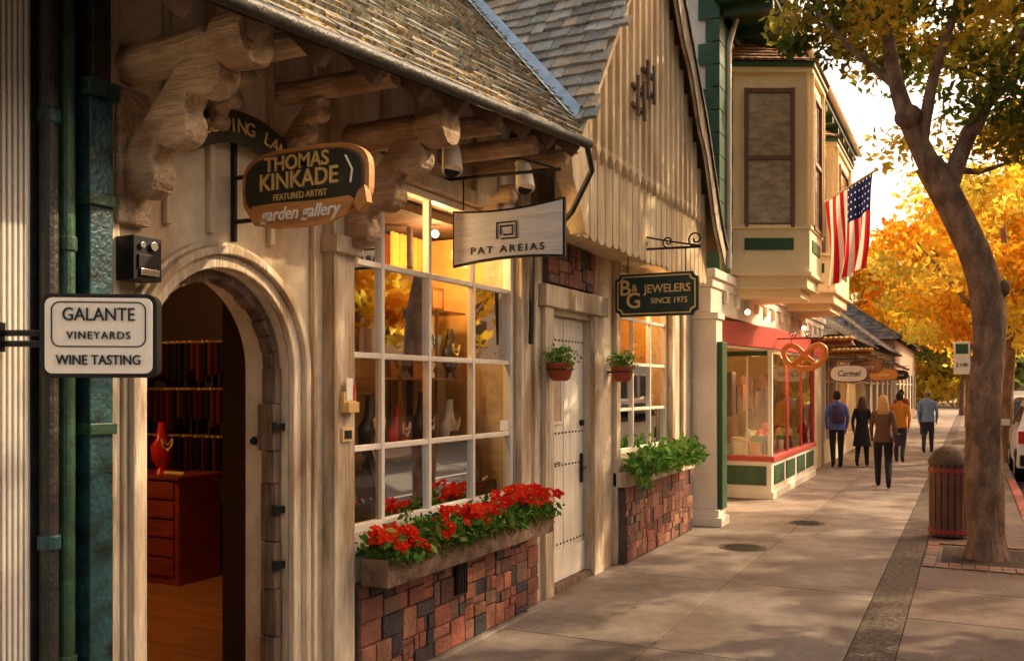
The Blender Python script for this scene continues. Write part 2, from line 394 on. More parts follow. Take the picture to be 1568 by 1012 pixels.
shingles(rf,(.87,1.2,ZE(1.2)-.0),(0,1,.085),(-1,0,.97),8,6.,.13,.115,lambda p:p.z>zg(p.y)+.0 and p.y<6.1+(.85-p.x)*1.6,[tuple(q*.75 for q in c) for c in pal_r])
rf.build('main_roof_shingles',['shingle'],B,recalc=False)
rg=MB()
shingles(rg,(.60,6.2,zg(6.2)),(-1,0,0),(0,1,1.34),5,5.2,.16,.15,
         lambda p:p.z>zm(p.x,p.y)-.02 and p.y<8.85,pal_r,wob=.02)
rg.build('gable_roof_shingles',['shingle'],B,recalc=False)
ms=[]
for k in range(900):
    x=.88-abs(rng.normal(0,.2)); y=rng.uniform(1.5,6.2) if k%3 else 6.6
    if k%3==0:
        mm=rng.uniform(0,2.6); x=.55-mm+rng.normal(0,.03); y=6.40+mm*.72+rng.normal(0,.05)
    if y>6.1+(.85-x)*1.6: continue
    ms.append((x,y,zm(x,y)+.035))
C=np.array(ms); leaves('roof_leaf_litter',C,.02,pal[rng.integers(3,size=len(C))]*.9,'leaf_gold',B)
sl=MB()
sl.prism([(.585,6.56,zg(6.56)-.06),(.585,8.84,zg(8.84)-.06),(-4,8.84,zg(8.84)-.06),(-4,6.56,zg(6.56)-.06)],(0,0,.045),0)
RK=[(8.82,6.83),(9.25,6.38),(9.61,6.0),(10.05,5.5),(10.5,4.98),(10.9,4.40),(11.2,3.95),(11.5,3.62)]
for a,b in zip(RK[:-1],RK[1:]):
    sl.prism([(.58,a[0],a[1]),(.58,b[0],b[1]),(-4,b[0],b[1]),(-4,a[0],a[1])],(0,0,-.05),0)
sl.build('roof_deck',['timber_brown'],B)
va=[]
for k in range(9):
    m_=k*.45; x=.58-m_; z=zm(x,6.56)
    y=6.56+(z-3.816)/1.34; z=zm(x,y); y=6.56+(z-3.816)/1.34; z=zm(x,y); va.append(V(x,y,z))
fl=MB()
for a,b in zip(va[:-1],va[1:]):
    fl.add([a+V(0,-.19,.045),a+V(0,0,.035),b+V(0,0,.035),b+V(0,-.19,.045)],[(0,1,2,3)])
    fl.add([a+V(0,0,.035),a+V(0,.075,.16),b+V(0,.075,.16),b+V(0,0,.035)],[(0,1,2,3)])
fl.build('valley_flashing',['flash_metal'],B)
gf=MB()
gf.prism([(.4,6.9,3.22),(.4,6.9,zg(6.9)-.05),(.4,8.8,zg(8.8)-.08)]+[(.4,a,b-.06) for a,b in RK[1:6]]+[(.4,11.2,3.8),(.4,11.2,3.22)],(-.12,0,0),0)
gf.box(-.0,.39,6.905,11.19,3.16,3.219,0)
def rake(y):
    if y<8.82: return zg(y)
    for a,b in zip(RK[:-1],RK[1:]):
        if a[0]<=y<=b[0]: return a[1]+(b[1]-a[1])*(y-a[0])/(b[0]-a[0])
    return 3.6
y=6.93
while y<11.1:
    wd=.165; zt=min(rake(y),rake(y+wd))-.12
    zb=3.10+R(-.01,.01)
    pts=[(.402,y,min(3.95,zt)),(.402,y,zb+.05)]+[(.402,y+wd/2-wd/2*math.cos(math.pi*k/6),zb+.05-.05*math.sin(math.pi*k/6)) for k in range(1,6)]+[(.402,y+wd,zb+.05),(.402,y+wd,min(3.95,zt))]
    gf.prism(pts,(.028,0,0),0)
    if zt>4.1:
        yc=y+wd/2; bw=.035
        pts=[(.432,yc-bw,zt),(.432,yc-bw,3.96),(.432,yc-bw*1.7,3.91),(.432,yc,3.80),(.432,yc+bw*1.7,3.91),(.432,yc+bw,3.96),(.432,yc+bw,zt)]
        gf.prism(pts,(.045,0,0),0)
    y+=.185
gf.build('gable_boarding',['gable_cream'],B,bevel=.005)
bg=MB()
bg.beam((.57,6.5,zg(6.5)-.09),(.57,8.8,zg(8.8)-.09),.04,.15,0,up=(1,0,0))
bg.prism([(.40,6.80,3.9),(.40,6.62,3.75),(.40,6.66,3.5),(.40,6.78,3.35),(.40,6.92,3.1),(.40,6.99,3.1),(.40,6.99,4.05)],(.14,0,0),0)
up_=[];lo_=[]
for k in range(25):
    y=8.78+(11.52-8.78)*k/24; z=rake(min(y,11.49)); up_.append((.56,y,z-.01)); lo_.append((.56,y-.10,z-.34-.05*math.sin(k*1.05)))
for k in range(24):
    bg.prism([up_[k],up_[k+1],lo_[k+1],lo_[k]],(.035,0,0),1)
    bg.prism([(.60,up_[k][1],up_[k][2]+.02),(.60,up_[k+1][1],up_[k+1][2]+.02),(.60,up_[k+1][1],up_[k+1][2]-.06),(.60,up_[k][1],up_[k][2]-.06)],(.02,0,0),2)
    bg.prism([(.598,lo_[k][1],lo_[k][2]+.03),(.598,lo_[k+1][1],lo_[k+1][2]+.03),(.598,lo_[k+1][1],lo_[k+1][2]-.02),(.598,lo_[k][1],lo_[k][2]-.02)],(.012,0,0),2)
bg.build('barge_boards',['gable_cream','timber_cream','dark_pipe'],B,bevel=.004)
la=MB()
for (yc,zc) in ((8.36,4.60),(8.66,4.84)):
    q=.12;h=.15
    for s_ in (-1,1):
        la.box(.48,.515,yc-q-.05,yc+q+.05,zc+s_*h*.6-.02,zc+s_*h*.6+.02); la.box(.516,.545,yc+s_*q*.8-.02,yc+s_*q*.8+.02,zc-h-.04,zc+h+.04)
la.build('gable_lattice_ornament',['timber_grey'],B,bevel=.004)
def win(name,x,ys,zs,fr=.05,mt=.022,matk='white_paint',parent=B,thick=.05):
    mb=MB(); y0,y1,z0,z1=ys[0],ys[-1],zs[0],zs[-1]
    mb.box(x-thick,x+.02,y0,y0+fr,z0,z1);mb.box(x-thick,x+.02,y1-fr,y1,z0,z1)
    mb.box(x-thick,x+.02,y0+fr,y1-fr,z0,z0+fr);mb.box(x-thick,x+.02,y0+fr,y1-fr,z1-fr,z1)
    for y in ys[1:-1]: mb.box(x-thick*.8,x+.012,y-mt/2,y+mt/2,z0+fr,z1-fr)
    for z in zs[1:-1]: mb.box(x-thick*.7,x+.006,y0+fr,y1-fr,z-mt/2,z+mt/2)
    mb.build(name+'_frame',[matk],parent,bevel=.004)
    gl=MB()
    Y=[y0+fr]+list(ys[1:-1])+[y1-fr]; Z=[z0+fr]+list(zs[1:-1])+[z1-fr]
    for i in range(len(Y)-1):
        for j in range(len(Z)-1):
            a,b=R(-.003,.003),R(-.003,.003)
            gl.add([(x-.015+a,Y[i],Z[j]),(x-.015-b,Y[i+1],Z[j]),(x-.015-a,Y[i+1],Z[j+1]),(x-.015+b,Y[i],Z[j+1])],[(0,1,2,3)])
    gl.build(name+'_glass',['glass'],parent)
win('display_window',-.03,[4.455,4.86,5.43,6.06,6.705],[.955,1.47,2.045,2.62,3.195],mt=.036)
win('side_window',-.04,[9.125,9.75,10.37,10.995],[1.125,1.6,2.1,2.6,3.095],mt=.034)
d=MB(); 
nb=6
for k in range(nb):
    y=7.405+k*(.97/nb); d.box(-.12,-.075+R(-.004,.004),y,y+.97/nb-.005,.06,2.49)
d.box(-.070,-.055,7.41,8.37,.06,.34); 
d.box(-.3,.02,7.38,8.40,0,.055,1)
d.box(-.070,-.055,7.48,7.80,1.50,1.53); d.box(-.070,-.055,7.48,7.80,1.95,1.98);d.box(-.070,-.055,7.47,7.479,1.5,1.98);d.box(-.070,-.055,7.801,7.81,1.5,1.98)
d.box(-.070,-.066,7.48,7.80,1.53,1.95,2)
for z in (2.28,1.42,1.12,.40):
    for k in range(12): d.sphere((-.068 if z>.5 else -.053,7.45+k*.08,z),.010,3,seg=6,rings=4)
d.tube([(-.06,8.30,1.05),(-.02,8.30,1.07),(-.02,8.22,1.07)],.013,8,3); d.box(-.069,-.05,8.28,8.32,.92,1.20,3) 
d.tube([(-.075,8.30,1.5),(-.04,8.30,1.5)],.03,10,3)
d.tube([(-.06,7.55,1.15),(-.03,7.57,1.15),(-.03,7.7,1.15),(-.06,7.72,1.15)],.01,6,3)
d.build('front_door',['door_paint','timber_grey','plaster','black_metal'],B,bevel=.004)
pal_b=[(.30,.085,.048),(.22,.065,.04),(.26,.085,.055),(.16,.055,.038),(.04,.032,.036),(.055,.042,.044),(.17,.085,.06),(.33,.145,.08),(.22,.072,.048),(.12,.045,.036),(.28,.10,.06)]
def mosaic(mb,x,y0,y1,z0,z1,mn=.07,mx=.24):
    w_=y1-y0;h=z1-z0
    if w_>mx or h>mx*.85 or (R(0,1)<.3 and max(w_,h)>mn*2):
        if w_>h*1.3 and w_>2*mn*.7:
            s=R(.3,.7); mosaic(mb,x,y0,y0+w_*s,z0,z1,mn,mx); mosaic(mb,x,y0+w_*s,y1,z0,z1,mn,mx); return
        elif h>2*mn*.6:
            s=R(.3,.7); mosaic(mb,x,y0,y1,z0,z0+h*s,mn,mx); mosaic(mb,x,y0,y1,z0+h*s,z1,mn,mx); return
    g_=.005; c=np.array(random.choice(pal_b))*R(.8,1.2)
    mb.box(x-.03,x+R(0,.014),y0+g_,y1-g_,z0+g_,z1-g_,0,tuple(c))
bk=MB()
bk.box(.001,.075,4.47,6.98,-.02,.66,1); mosaic(bk,.085,4.47,5.3,.02,.66);mosaic(bk,.085,5.3,6.2,.02,.66);mosaic(bk,.085,6.2,6.98,.02,.66)
bk.box(.001,.045,7.25,8.36,2.76,3.14,1); mosaic(bk,.055,7.25,8.36,2.76,3.14)
bk.box(.001,.125,9.05,11.6,-.02,.80,1); mosaic(bk,.135,9.05,10.3,.02,.80);mosaic(bk,.135,10.3,11.6,.02,.80)
bk.build('brick_base',['brick','mortar'],B,bevel=.005)
vt=MB(); vt.box(.10,.115,5.56,5.72,.38,.60,0)
for k in range(5): vt.box(.115,.125,5.575+k*.03,5.585+k*.03,.385,.595,0)
vt.build('vent_grille',['black_metal'],B)
st=MB(); st.box(.001,.14,4.47,7.0,-.02,.016,0,(.26,.22,.18)); st.box(.002,.16,9.0,11.62,.802,.96,1);st.box(.08,.12,6.72,7.2,-.02,.03,0,(.26,.22,.18))
st.box(.052,.07,9.0,11.62,.961,1.1,1)
st.build('stone_plinth',['concrete','timber_cream'],B,bevel=.01)
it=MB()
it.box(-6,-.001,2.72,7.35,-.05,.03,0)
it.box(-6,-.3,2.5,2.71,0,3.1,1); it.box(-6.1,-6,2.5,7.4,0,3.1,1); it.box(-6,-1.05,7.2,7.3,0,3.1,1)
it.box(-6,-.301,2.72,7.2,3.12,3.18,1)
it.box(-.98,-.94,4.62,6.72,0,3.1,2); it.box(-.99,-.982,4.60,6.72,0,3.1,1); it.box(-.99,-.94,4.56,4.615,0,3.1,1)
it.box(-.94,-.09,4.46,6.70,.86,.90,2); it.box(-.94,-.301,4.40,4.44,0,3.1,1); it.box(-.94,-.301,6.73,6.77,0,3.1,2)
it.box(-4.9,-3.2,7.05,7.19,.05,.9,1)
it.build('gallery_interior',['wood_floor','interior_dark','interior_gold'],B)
cu=MB()
def curtain(x,y0,y1,z0,z1,nf,amp,m=0):
    n=nf*8; vs=[];fs=[]
    for k in range(n+1):
        y=y0+(y1-y0)*k/n; xx=x+amp*math.sin(k/8*2*math.pi)+amp*.4*math.sin(k*.37)
        vs+= [(xx,y,z0),(xx,y,z1)]
    for k in range(n): fs.append((2*k,2*k+2,2*k+3,2*k+1))
    cu.add(vs,fs,m)
curtain(-.86,4.75,5.30,1.6,3.1,9,.02); curtain(-.84,6.15,6.70,.95,3.1,8,.022); curtain(-.88,5.30,6.1,2.4,3.1,9,.02)
curtain(-.80,5.36,5.62,.95,2.4,4,.03,1); curtain(-.35,4.66,4.74,.95,3.1,2,.02,1); curtain(-.6,6.02,6.12,1.5,3.1,2,.02,1)  # dark drapes added, standing in for dark reflected zones in the glass
curtain(-.7,9.2,10.9,1.2,3.0,18,.02)
cu.build('window_curtains',['curtain','interior_dark'],B,smooth=True)
dp=MB()
def bust(mb,x,y,z,s,c,neck=(.8,.55,.15)):
    # necklace bust: base, waist, shoulders, neck; two strands with a pendant on the street side
    mb.loft([(x,y,z,.05*s,.07*s),(x,y,z+.05*s,.03*s,.04*s),(x,y,z+.12*s,.06*s,.10*s),(x,y,z+.24*s,.055*s,.115*s),(x,y,z+.30*s,.035*s,.06*s),(x,y,z+.42*s,.03*s,.035*s),(x,y,z+.44*s,.03*s,.035*s)],14,0,c)
    for (rr,dz,th) in ((.06,.09,.007),(.045,.05,.005)):
        pts=[(x+.066*s,y+rr*s*math.cos(a),z+.30*s+dz*s*math.sin(a)) for a in [math.pi+math.pi*k/10 for k in range(11)]]
        mb.tube(pts,th*s,6,0,neck)
    mb.sphere((x+.072*s,y,z+.205*s),.016*s,0,neck,seg=8,rings=6)
def easel(mb,x,y,z,w_,h,c):
    mb.prism([(x,y-w_/2,z),(x,y+w_/2,z),(x-.12,y+w_*.42,z+h*.8),(x-.12,y+w_*.2,z+h),(x-.12,y-w_*.2,z+h),(x-.12,y-w_*.42,z+h*.8)],(-.02,0,0),0,c)
    pts=[]
    for k in range(15):
        a=math.pi+math.pi*k/14; f=.84+.55*math.sin(a); pts.append((x-.12*f+.012,y+w_*.27*math.cos(a),z+h*f))
    mb.tube(pts,.006,6,0,(.85,.70,.45)); 
    for q in pts[3:12]: mb.sphere(q,.011,0,(.9,.82,.65),seg=6,rings=5)
# stepped plinths lift the jewellery above the flower box
dp.box(-.62,-.12,4.56,6.62,.902,1.10,0,(.05,.025,.02)); dp.box(-.80,-.40,4.80,6.60,1.101,1.28,0,(.10,.02,.02))
for (y,h,c) in ((4.74,.34,(.02,.015,.012)),(5.18,.40,(.02,.015,.015)),(5.62,.36,(.75,.66,.5)),(5.92,.34,(.02,.015,.02)),(6.30,.40,(.02,.015,.012))):
    easel(dp,-.20,y,1.102,.22,h,c)
for (y,s_,c) in ((4.98,1.0,(.03,.02,.02)),(5.40,1.15,(.03,.02,.02)),(5.76,1.0,(.55,.03,.02)),(6.10,1.2,(.03,.02,.02)),(6.50,1.05,(.75,.66,.5))):
    bust(dp,-.50,y,1.282,s_,c,(.85,.75,.55))
bust(dp,-.42,5.70,1.92,1.0,(.04,.03,.03)); bust(dp,-.42,6.05,1.92,1.1,(.75,.66,.5),(.1,.3,.35)); bust(dp,-.42,6.38,1.92,.9,(.03,.02,.02))
for k in range(30):
    x=R(-.20,-.12);y=4.60+k*.067; dp.sphere((x,y,1.115),R(.008,.018),0,random.choice([(.85,.7,.35),(.8,.8,.8),(.1,.4,.45),(.6,.03,.03)]),seg=8,rings=5)
dp.box(-.85,-.3,5.5,6.6,1.90,1.918,0,(.2,.08,.03)); dp.box(-.85,-.40,5.4,6.6,2.44,2.455,0,(.2,.08,.03)); dp.box(-.85,-.36,4.80,5.34,1.80,1.818,0,(.2,.08,.03))
for y in (5.5,6.0,6.55): dp.box(-.33,-.31,y,y+.02,1.1,2.44,0,(.15,.07,.02))
dp.loft([(-.5,5.05,1.82,.05,.05),(-.5,5.05,1.87,.09,.09),(-.5,5.05,1.97,.11,.11),(-.5,5.05,2.03,.06,.06),(-.5,5.05,2.06,.07,.07)],14,0,(.6,.22,.05))
for y in (5.6,5.95,6.3): dp.box(-.6,-.55,y,y+.2,2.457,2.66,0,random.choice([(.25,.12,.04),(.05,.03,.02)])); dp.box(-.548,-.545,y+.03,y+.17,2.49,2.63,0,random.choice([(.6,.3,.1),(.2,.35,.3)]))
dp.build('window_display',['vc_gloss'],B,smooth=True)
nC=450; C=np.stack([rng.normal(-.5,.08,nC),rng.normal(5.05,.10,nC),rng.uniform(2.04,2.30,nC)],1)
leaves('display_dried_flowers',C,.03,np.array([(.4,.22,.08),(.6,.35,.1)])[rng.integers(2,size=nC)],'plant',B)
ti=MB()
for r_,zt in enumerate((2.30,1.82,1.34)):
    x=-5.1
    ti.box(-5.2,-3.0,6.93,6.95,zt-.005,zt+.02,0,(.25,.11,.035))
    while x<-3.05:
        c=random.choice([(.06,.010,.008),(.03,.01,.01),(.015,.012,.015),(.10,.018,.010)]); ln=R(.26,.42); wd=R(.03,.055)
        ti.box(x,x+wd,6.86,6.92,zt-ln,zt-.01,0,c)
        if R(0,1)<.5: ti.box(x+.008,x+.03,6.84,6.93,zt,zt+.018,0,(.8,.42,.10))
        x+=.072+R(0,.02)
ti.build('hanging_ties',['vc_gloss'],B)
cb=MB(); cb.box(-3.95,-3.12,6.1,6.62,.03,1.0,0); cb.box(-3.98,-3.09,6.06,6.65,1.0,1.03,0)
for k in range(5): cb.box(-3.90,-3.17,6.075,6.1,.12+k*.175,.12+k*.175+.155,0); cb.sphere((-3.53,6.065,.195+k*.175),.014,1,seg=8,rings=5)
cb.build('drawer_cabinet',['wood_red','gold'],B,bevel=.006)
bb=MB(); bust(bb,-3.50,6.25,1.03,1.1,(.6,.02,.012)); 
for k in range(7): bb.sphere((-3.34+k*.035,6.15,1.05),.022,0,(.85,.5,.1),seg=8,rings=5)
bb.build('jewelry_bust',['vc_gloss'],B,smooth=True)
lamp=MB()
lamps=[(-.45,5.05,3.0,36),(-.42,6.15,3.0,40),(-.3,10.1,2.9,26),(-3.0,4.6,2.9,80)]
for (x,y,z,p) in lamps:
    lamp.sphere((x,y,z+.05),.03,0); point_light('display_lamp',(x,y,z-.05),p,B,col=(1,.60,.24))
lamp.build('display_bulbs',['bulb'],B)
it=MB(); it.box(-.9,-.86,9.0,11.1,0,3.1,0); it.box(-.86,-.1,9.126,10.99,1.05,1.11,0); it.box(-.86,-.301,9.05,9.09,0,3.1,0);it.box(-.86,-.301,11.02,11.06,0,3.1,0);it.box(-.86,-.301,9.09,11.02,3.12,3.15,0)
for k in range(10):
    yy=9.3+k*.16; it.box(-.4,-.3,yy,yy+.1,1.12,1.12+R(.1,.4),1,random.choice([(.4,.03,.02),(.5,.3,.08),(.1,.15,.05),(.6,.5,.4)]))
it.build('side_window_room',['interior_gold','vc'],B)

os_=MB()
pts=[];pi_=[]
for k in range(13):
    a=math.radians(55+70*k/12); pts.append((.06,3.50-.72*math.cos(a)*1.0,2.50+.72*math.sin(a))); pi_.append((.06,3.50-.56*math.cos(a),2.50+.56*math.sin(a)))
os_.prism(pts+pi_[::-1],(.03,0,0),0)
s2=empty('arched_lane_sign',(.06,3.50,3.15)); o=os_.build('board',['sign_brown'],s2,bevel=.004)
word='PUDDING LANE'
for i,ch in enumerate(word):
    a=math.radians(60+60*i/(len(word)-1)); 
    cu_=bpy.data.curves.new('letter_%d'%i,'FONT'); cu_.body=ch; cu_.size=.095; cu_.extrude=.003; cu_.align_x='CENTER'; cu_.align_y='CENTER'; cu_.materials.append(M['gold'])
    oo=bpy.data.objects.new('letter_%d'%i,cu_); COLL.objects.link(oo)
    oo.matrix_world=Matrix.Translation((.095,3.50-.64*math.cos(a),2.50+.64*math.sin(a)))@Matrix.Rotation(math.pi/2,4,'Z')@Matrix.Rotation(math.pi/2,4,'X')@Matrix.Rotation(math.pi/2-a,4,'Z')
    bpy.context.view_layer.update(); attach(oo,s2,False)

DP=empty('drain_pipes',(.05,2.55,0))
pp=MB()
pp.tube([(.05,2.435,-.0),(.05,2.435,3.9)],.036,14,0); pp.tube([(.05,2.515,0),(.05,2.515,3.9)],.032,14,1)
pp.box(.01,.10,2.585,2.70,0,3.05,2); pp.box(.0,.13,2.56,2.715,3.05,3.12,2); pp.box(.01,.10,2.60,2.69,3.12,4.0,0)
for z in (.4,1.65,2.6): pp.box(.005,.115,2.575,2.71,z,z+.05,1)
for z in (1.2,2.9): pp.tube([(.05,2.435,z),(.05,2.435,z+.06)],.044,14,2); pp.tube([(.05,2.515,z-.5),(.05,2.515,z-.44)],.04,14,1)
pp.build('pipes',['dark_pipe','green_pipe','teal_pipe'],DP,bevel=.006)
nb_=empty('ribbed_wall_building',(0,1,0))
wb=MB(); wb.box(-5,-.0,-6,2.39,0,4.5); 
y=1.2
while y<2.36: wb.box(0,.022,y,y+.014,.12,4.5); y+=.0235
wb.box(0,.05,-6,2.39,0,.12)
wb.build('ribbed_siding',['ribbed'],nb_,bevel=.003)
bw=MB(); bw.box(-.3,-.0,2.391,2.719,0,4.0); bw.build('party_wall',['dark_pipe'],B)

wl=MB(); wl.box(.031,.14,2.77,2.92,2.31,2.50,0); wl.box(.14,.15,2.79,2.90,2.36,2.42,0); wl.tube([(.15,2.87,2.46),(.155,2.87,2.46)],.02,12,1); wl.tube([(.15,2.81,2.46),(.155,2.81,2.46)],.014,12,1); wl.box(.15,.153,2.80,2.90,2.33,2.36,1)
wl.build('security_light',['black_metal','chrome'],bevel=.008)
mbx=MB(); mbx.box(.071,.10,4.29,4.41,1.70,1.82,0); mbx.box(.10,.13,4.30,4.40,1.70,1.76,0); mbx.box(.10,.106,4.31,4.37,1.77,1.90,1); mbx.box(.10,.105,4.345,4.40,1.77,1.86,2)
mbx.build('brochure_holder',['gold','sign_white','red_paint'],bevel=.004)
pq=MB(); pq.box(.071,.085,4.30,4.40,1.53,1.61,0); pq.box(.085,.088,4.315,4.385,1.545,1.595,1); pq.build('wall_plaque',['gold','ink'],bevel=.003)
bs=MB(); bs.box(-.028,-.024,6.50,6.64,1.50,1.58); bs.build('window_sticker',['sign_white'])

def spot(y,x,z):
    e=empty('spotlight_fixture',(x,y,z)); s=MB()
    s.tube([(x-.04,y,z+.05),(x+.0,y,z)],[.03,.055],14,0); s.tube([(x,y,z),(x+.04,y-.05,z-.16)],[.055,.066],16,0)
    s.tube([(x+.041,y-.051,z-.162),(x+.0405,y-.0505,z-.161)],.052,16,1)
    s.tube([(x-.03,y,z+.04),(x-.2,y,z+.12),(0.0,y,z+.12)],.012,8,1); s.build('housing',['white_paint','black_metal'],e,smooth=True)
spot(4.93,.44,3.34); spot(5.72,.56,3.37)
# ---------------------------------------------------------------- signs
def rrect(w,h,r,n=6):
    P_=[]
    for cx,cz,a0 in ((w/2-r,h/2-r,0),(-w/2+r,h/2-r,90),(-w/2+r,-h/2+r,180),(w/2-r,-h/2+r,270)):
        for k in range(n+1):
            a=math.radians(a0+90*k/n); P_.append((cx+r*math.cos(a),cz+r*math.sin(a)))
    return P_
def plate(mb,P_,y0,y1,m): mb.prism([(a,y0,b) for a,b in P_],(0,y1-y0,0),m)
e=empty('wine_tasting_sign',(.415,2.385,2.04),math.radians(33))
s=MB(); plate(s,rrect(.415,.312,.035),-.03,.04,0); plate(s,rrect(.385,.282,.028),-.034,-.02,1)
fr=rrect(.335,.165,.03); 
s.tube([(a,-.036,b+.042) for a,b in fr]+[(fr[0][0],-.036,fr[0][1]+.042)],.0028,6,0)
s.tube([(-.2,0,.01),(-.30,.0,.01),(-.52,.05,.01)],.012,8,0); s.tube([(-.2,0,-.03),(-.30,.0,-.03),(-.5,.05,-.03)],.012,8,0); s.box(-.40,-.36,-.02,.04,-.06,.05,0)
s.build('sign_box',['black_metal','sign_white'],e,local=True,bevel=.003)
text('GALANTE',e,(0,-.037,.077),.070,'ink',sx=.84,off=.0); text('VINEYARDS',e,(0,-.037,.0),.040,'ink',sx=.95,space=1.2,off=0); text('WINE TASTING',e,(0,-.037,-.092),.052,'ink',sx=.84,off=.005)
e=empty('gallery_sign',(.47,3.5,2.80)); s=MB()
def supel(w,h,p,n=48): 
    o_=[]
    for k in range(n):
        a=2*math.pi*k/n; c_=math.cos(a);s_=math.sin(a); o_.append((w/2*abs(c_)**(2/p)*(1 if c_>0 else -1),h/2*abs(s_)**(2/p)*(1 if s_>0 else -1)))
    return o_
plate(s,[(a,b+.03) for a,b in supel(.77,.35,3.4)],-.02,.025,2)
plate(s,[(a,b+.03) for a,b in supel(.72,.305,3.4)],-.028,-.01,0)
plate(s,[(a,b+.03) for a,b in supel(.70,.285,3.4)],-.031,-.02,1)
plate(s,[(.30,-.11),(.32,-.085),(.29,-.062),(.1,-.068),(-.15,-.060),(-.29,-.065),(-.33,-.09),(-.28,-.16),(-.15,-.185),(0,-.19),(.18,-.18),(.27,-.15)],-.050,-.0325,2)
plate(s,[(.34,-.14),(.39,-.10),(.375,-.02),(.34,-.04),(.31,-.1)],-.045,.0,2)
for z in (.10,-.12): s.tube([(-.46,0,z),(-.3,0,z)],.012,8,3); s.tube([(-.30,.02,z),(.0,.02,z)],.008,8,3)
s.box(-.47,-.445,-.012,.012,-.22,.32,3)
s.tube([(.26,-.034,.13),(.30,-.036,.06),(.29,-.036,-.0)],.006,6,4)
s.build('sign_board',['timber_brown','sign_brown','sign_wood','black_metal','sign_white'],e,local=True,bevel=.005)
text('THOMAS',e,(-.03,-.034,.128),.098,'gold',sx=.98,ext=.006); text('KINKADE',e,(-.02,-.034,.043),.115,'gold',sx=.98,ext=.006)
text('FEATURED ARTIST',e,(-.01,-.034,-.032),.043,'gold',sx=.92,off=.005); text('garden gallery',e,(-.0,-.053,-.118),.088,'sign_white',shear=.3,sx=.95)
e=empty('jewelry_scroll_sign',(.50,5.6,2.90)); s=MB()
N_=20
top=[];bot=[]
for k in range(N_+1):
    u=-1+2*k/N_; top.append((u*.43,.17+.03*(u*u)+.012*u)); bot.append((u*.43,-.20+.028*(1-(u*u))+.012*u))
plate(s,top+bot[::-1],-.015,.015,0)
plate(s,[(a*.965,b-.016) for a,b in top]+[(a*.965,b+.016) for a,b in bot][::-1],-.02,-.012,1)
for (w_,h_) in ((.075,.055),(.045,.03)):
    s.tube([(-w_,-.024,-h_+.02),(-w_,-.024,h_+.02),(w_,-.024,h_+.02),(w_,-.024,-h_+.02),(-w_*.5,-.024,-h_+.02)],.007,6,0)
s.tube([(-.55,0,.42),(.40,0,.40)],.012,8,0); s.tube([(-.35,0,.19),(-.35,0,.42)],.006,6,0); s.tube([(.35,0,.20),(.35,0,.41)],.006,6,0)
s.tube([(-.30,0,.55),(.1,0,.5),(.35,0,.41)],.009,6,0)
s.build('sign_board',['black_metal','sign_rib'],e,local=True,bevel=.003)
text('PAT AREIAS',e,(0,-.023,-.108),.07,'ink',sx=1.2,space=1.35,off=.005)
e=empty('jewelers_sign',(.53,8.83,2.77)); s=MB()
def notch(w,h,r):
    P_=[]
    for cx,cz,a0 in ((w/2,h/2,270),(-w/2,h/2,0),(-w/2,-h/2,90),(w/2,-h/2,180)):
        for k in range(6):
            a=math.radians(a0-90*k/5*1.0); P_.append((cx+r*math.cos(a),cz+r*math.sin(a)))
    return P_
plate(s,notch(.86,.43,.05),-.02,.02,0); plate(s,notch(.81,.385,.05),-.026,-.016,2); plate(s,notch(.785,.36,.05),-.029,-.02,0)
s.build('sign_board',['sign_green','black_metal','gold'],e,local=True,bevel=.003)
text('B',e,(-.32,-.031,.07),.22,'gold'); text('G',e,(-.23,-.031,-.06),.22,'gold'); text('&',e,(-.22,-.031,.07),.10,'gold')
text('JEWELERS',e,(.12,-.031,.055),.115,'gold',sx=.95); text('SINCE 1975',e,(.14,-.031,-.065),.08,'gold',sx=.95)
s=MB()
def spiral(cx,cz,r,turn,a0,dirn=1,n=26):
    return [(cx+r*(1-.8*k/n)*math.cos(a0+dirn*turn*k/n),0,cz+r*(1-.8*k/n)*math.sin(a0+dirn*turn*k/n)) for k in range(n+1)]
s.tube([(-.55,0,.47),(.45,0,.45)],.012,8); s.tube([(-.3,0,.22),(-.3,0,.46)],.006,6); s.tube([(.3,0,.22),(.3,0,.46)],.006,6)
s.tube(spiral(-.40,.54,.07,8,-1.5),.009,6); s.tube(spiral(-.15,.52,.06,8,-1.5),.008,6); s.tube(spiral(.12,.52,.06,8,-1.5,-1),.008,6); s.tube(spiral(.40,.53,.08,8,-1.8,-1),.009,6)
s.tube([(-.55,0,.75),(-.4,0,.62),(-.1,0,.58),(.15,0,.52),(.45,0,.46)],.009,6)
s.build('scroll_bracket',['black_metal'],e,local=True,smooth=True)

# ---------------------------------------------------------------- planters
def flowerbox(name,x0,x1,y0,y1,z0,z1,mats):
    e=empty(name,((x0+x1)/2,(y0+y1)/2,z0)); b=MB()
    b.box(x0,x1,y0,y0+.04,z0,z1,0);b.box(x0,x1,y1-.04,y1,z0,z1,0);b.box(x1-.04,x1,y0+.04,y1-.04,z0,z1,0);b.box(x0,x1-.04,y0+.04,y1-.04,z0,z0+.05,0);b.box(x0,x1-.04,y0+.04,y1-.04,z0+.05,z1-.03,1)
    b.build('box',mats,e,bevel=.008); return e
fb=flowerbox('red_flower_planter',.09,.29,4.46,6.85,.665,.83,['box_stone','soil'])
n=5600; yy=rng.uniform(4.48,6.82,n)
C=np.stack([rng.normal(.20,.07,n),yy,.83+np.abs(rng.normal(0,.065,n))+.03*np.sin(yy*9)],1)
pg=np.array([(.06,.16,.03),(.10,.22,.04),(.14,.27,.05),(.05,.11,.02),(.24,.27,.06)])
leaves('greenery',C,.034,pg[rng.integers(5,size=n)]*rng.uniform(.6,1.3,(n,1)),'plant',fb)
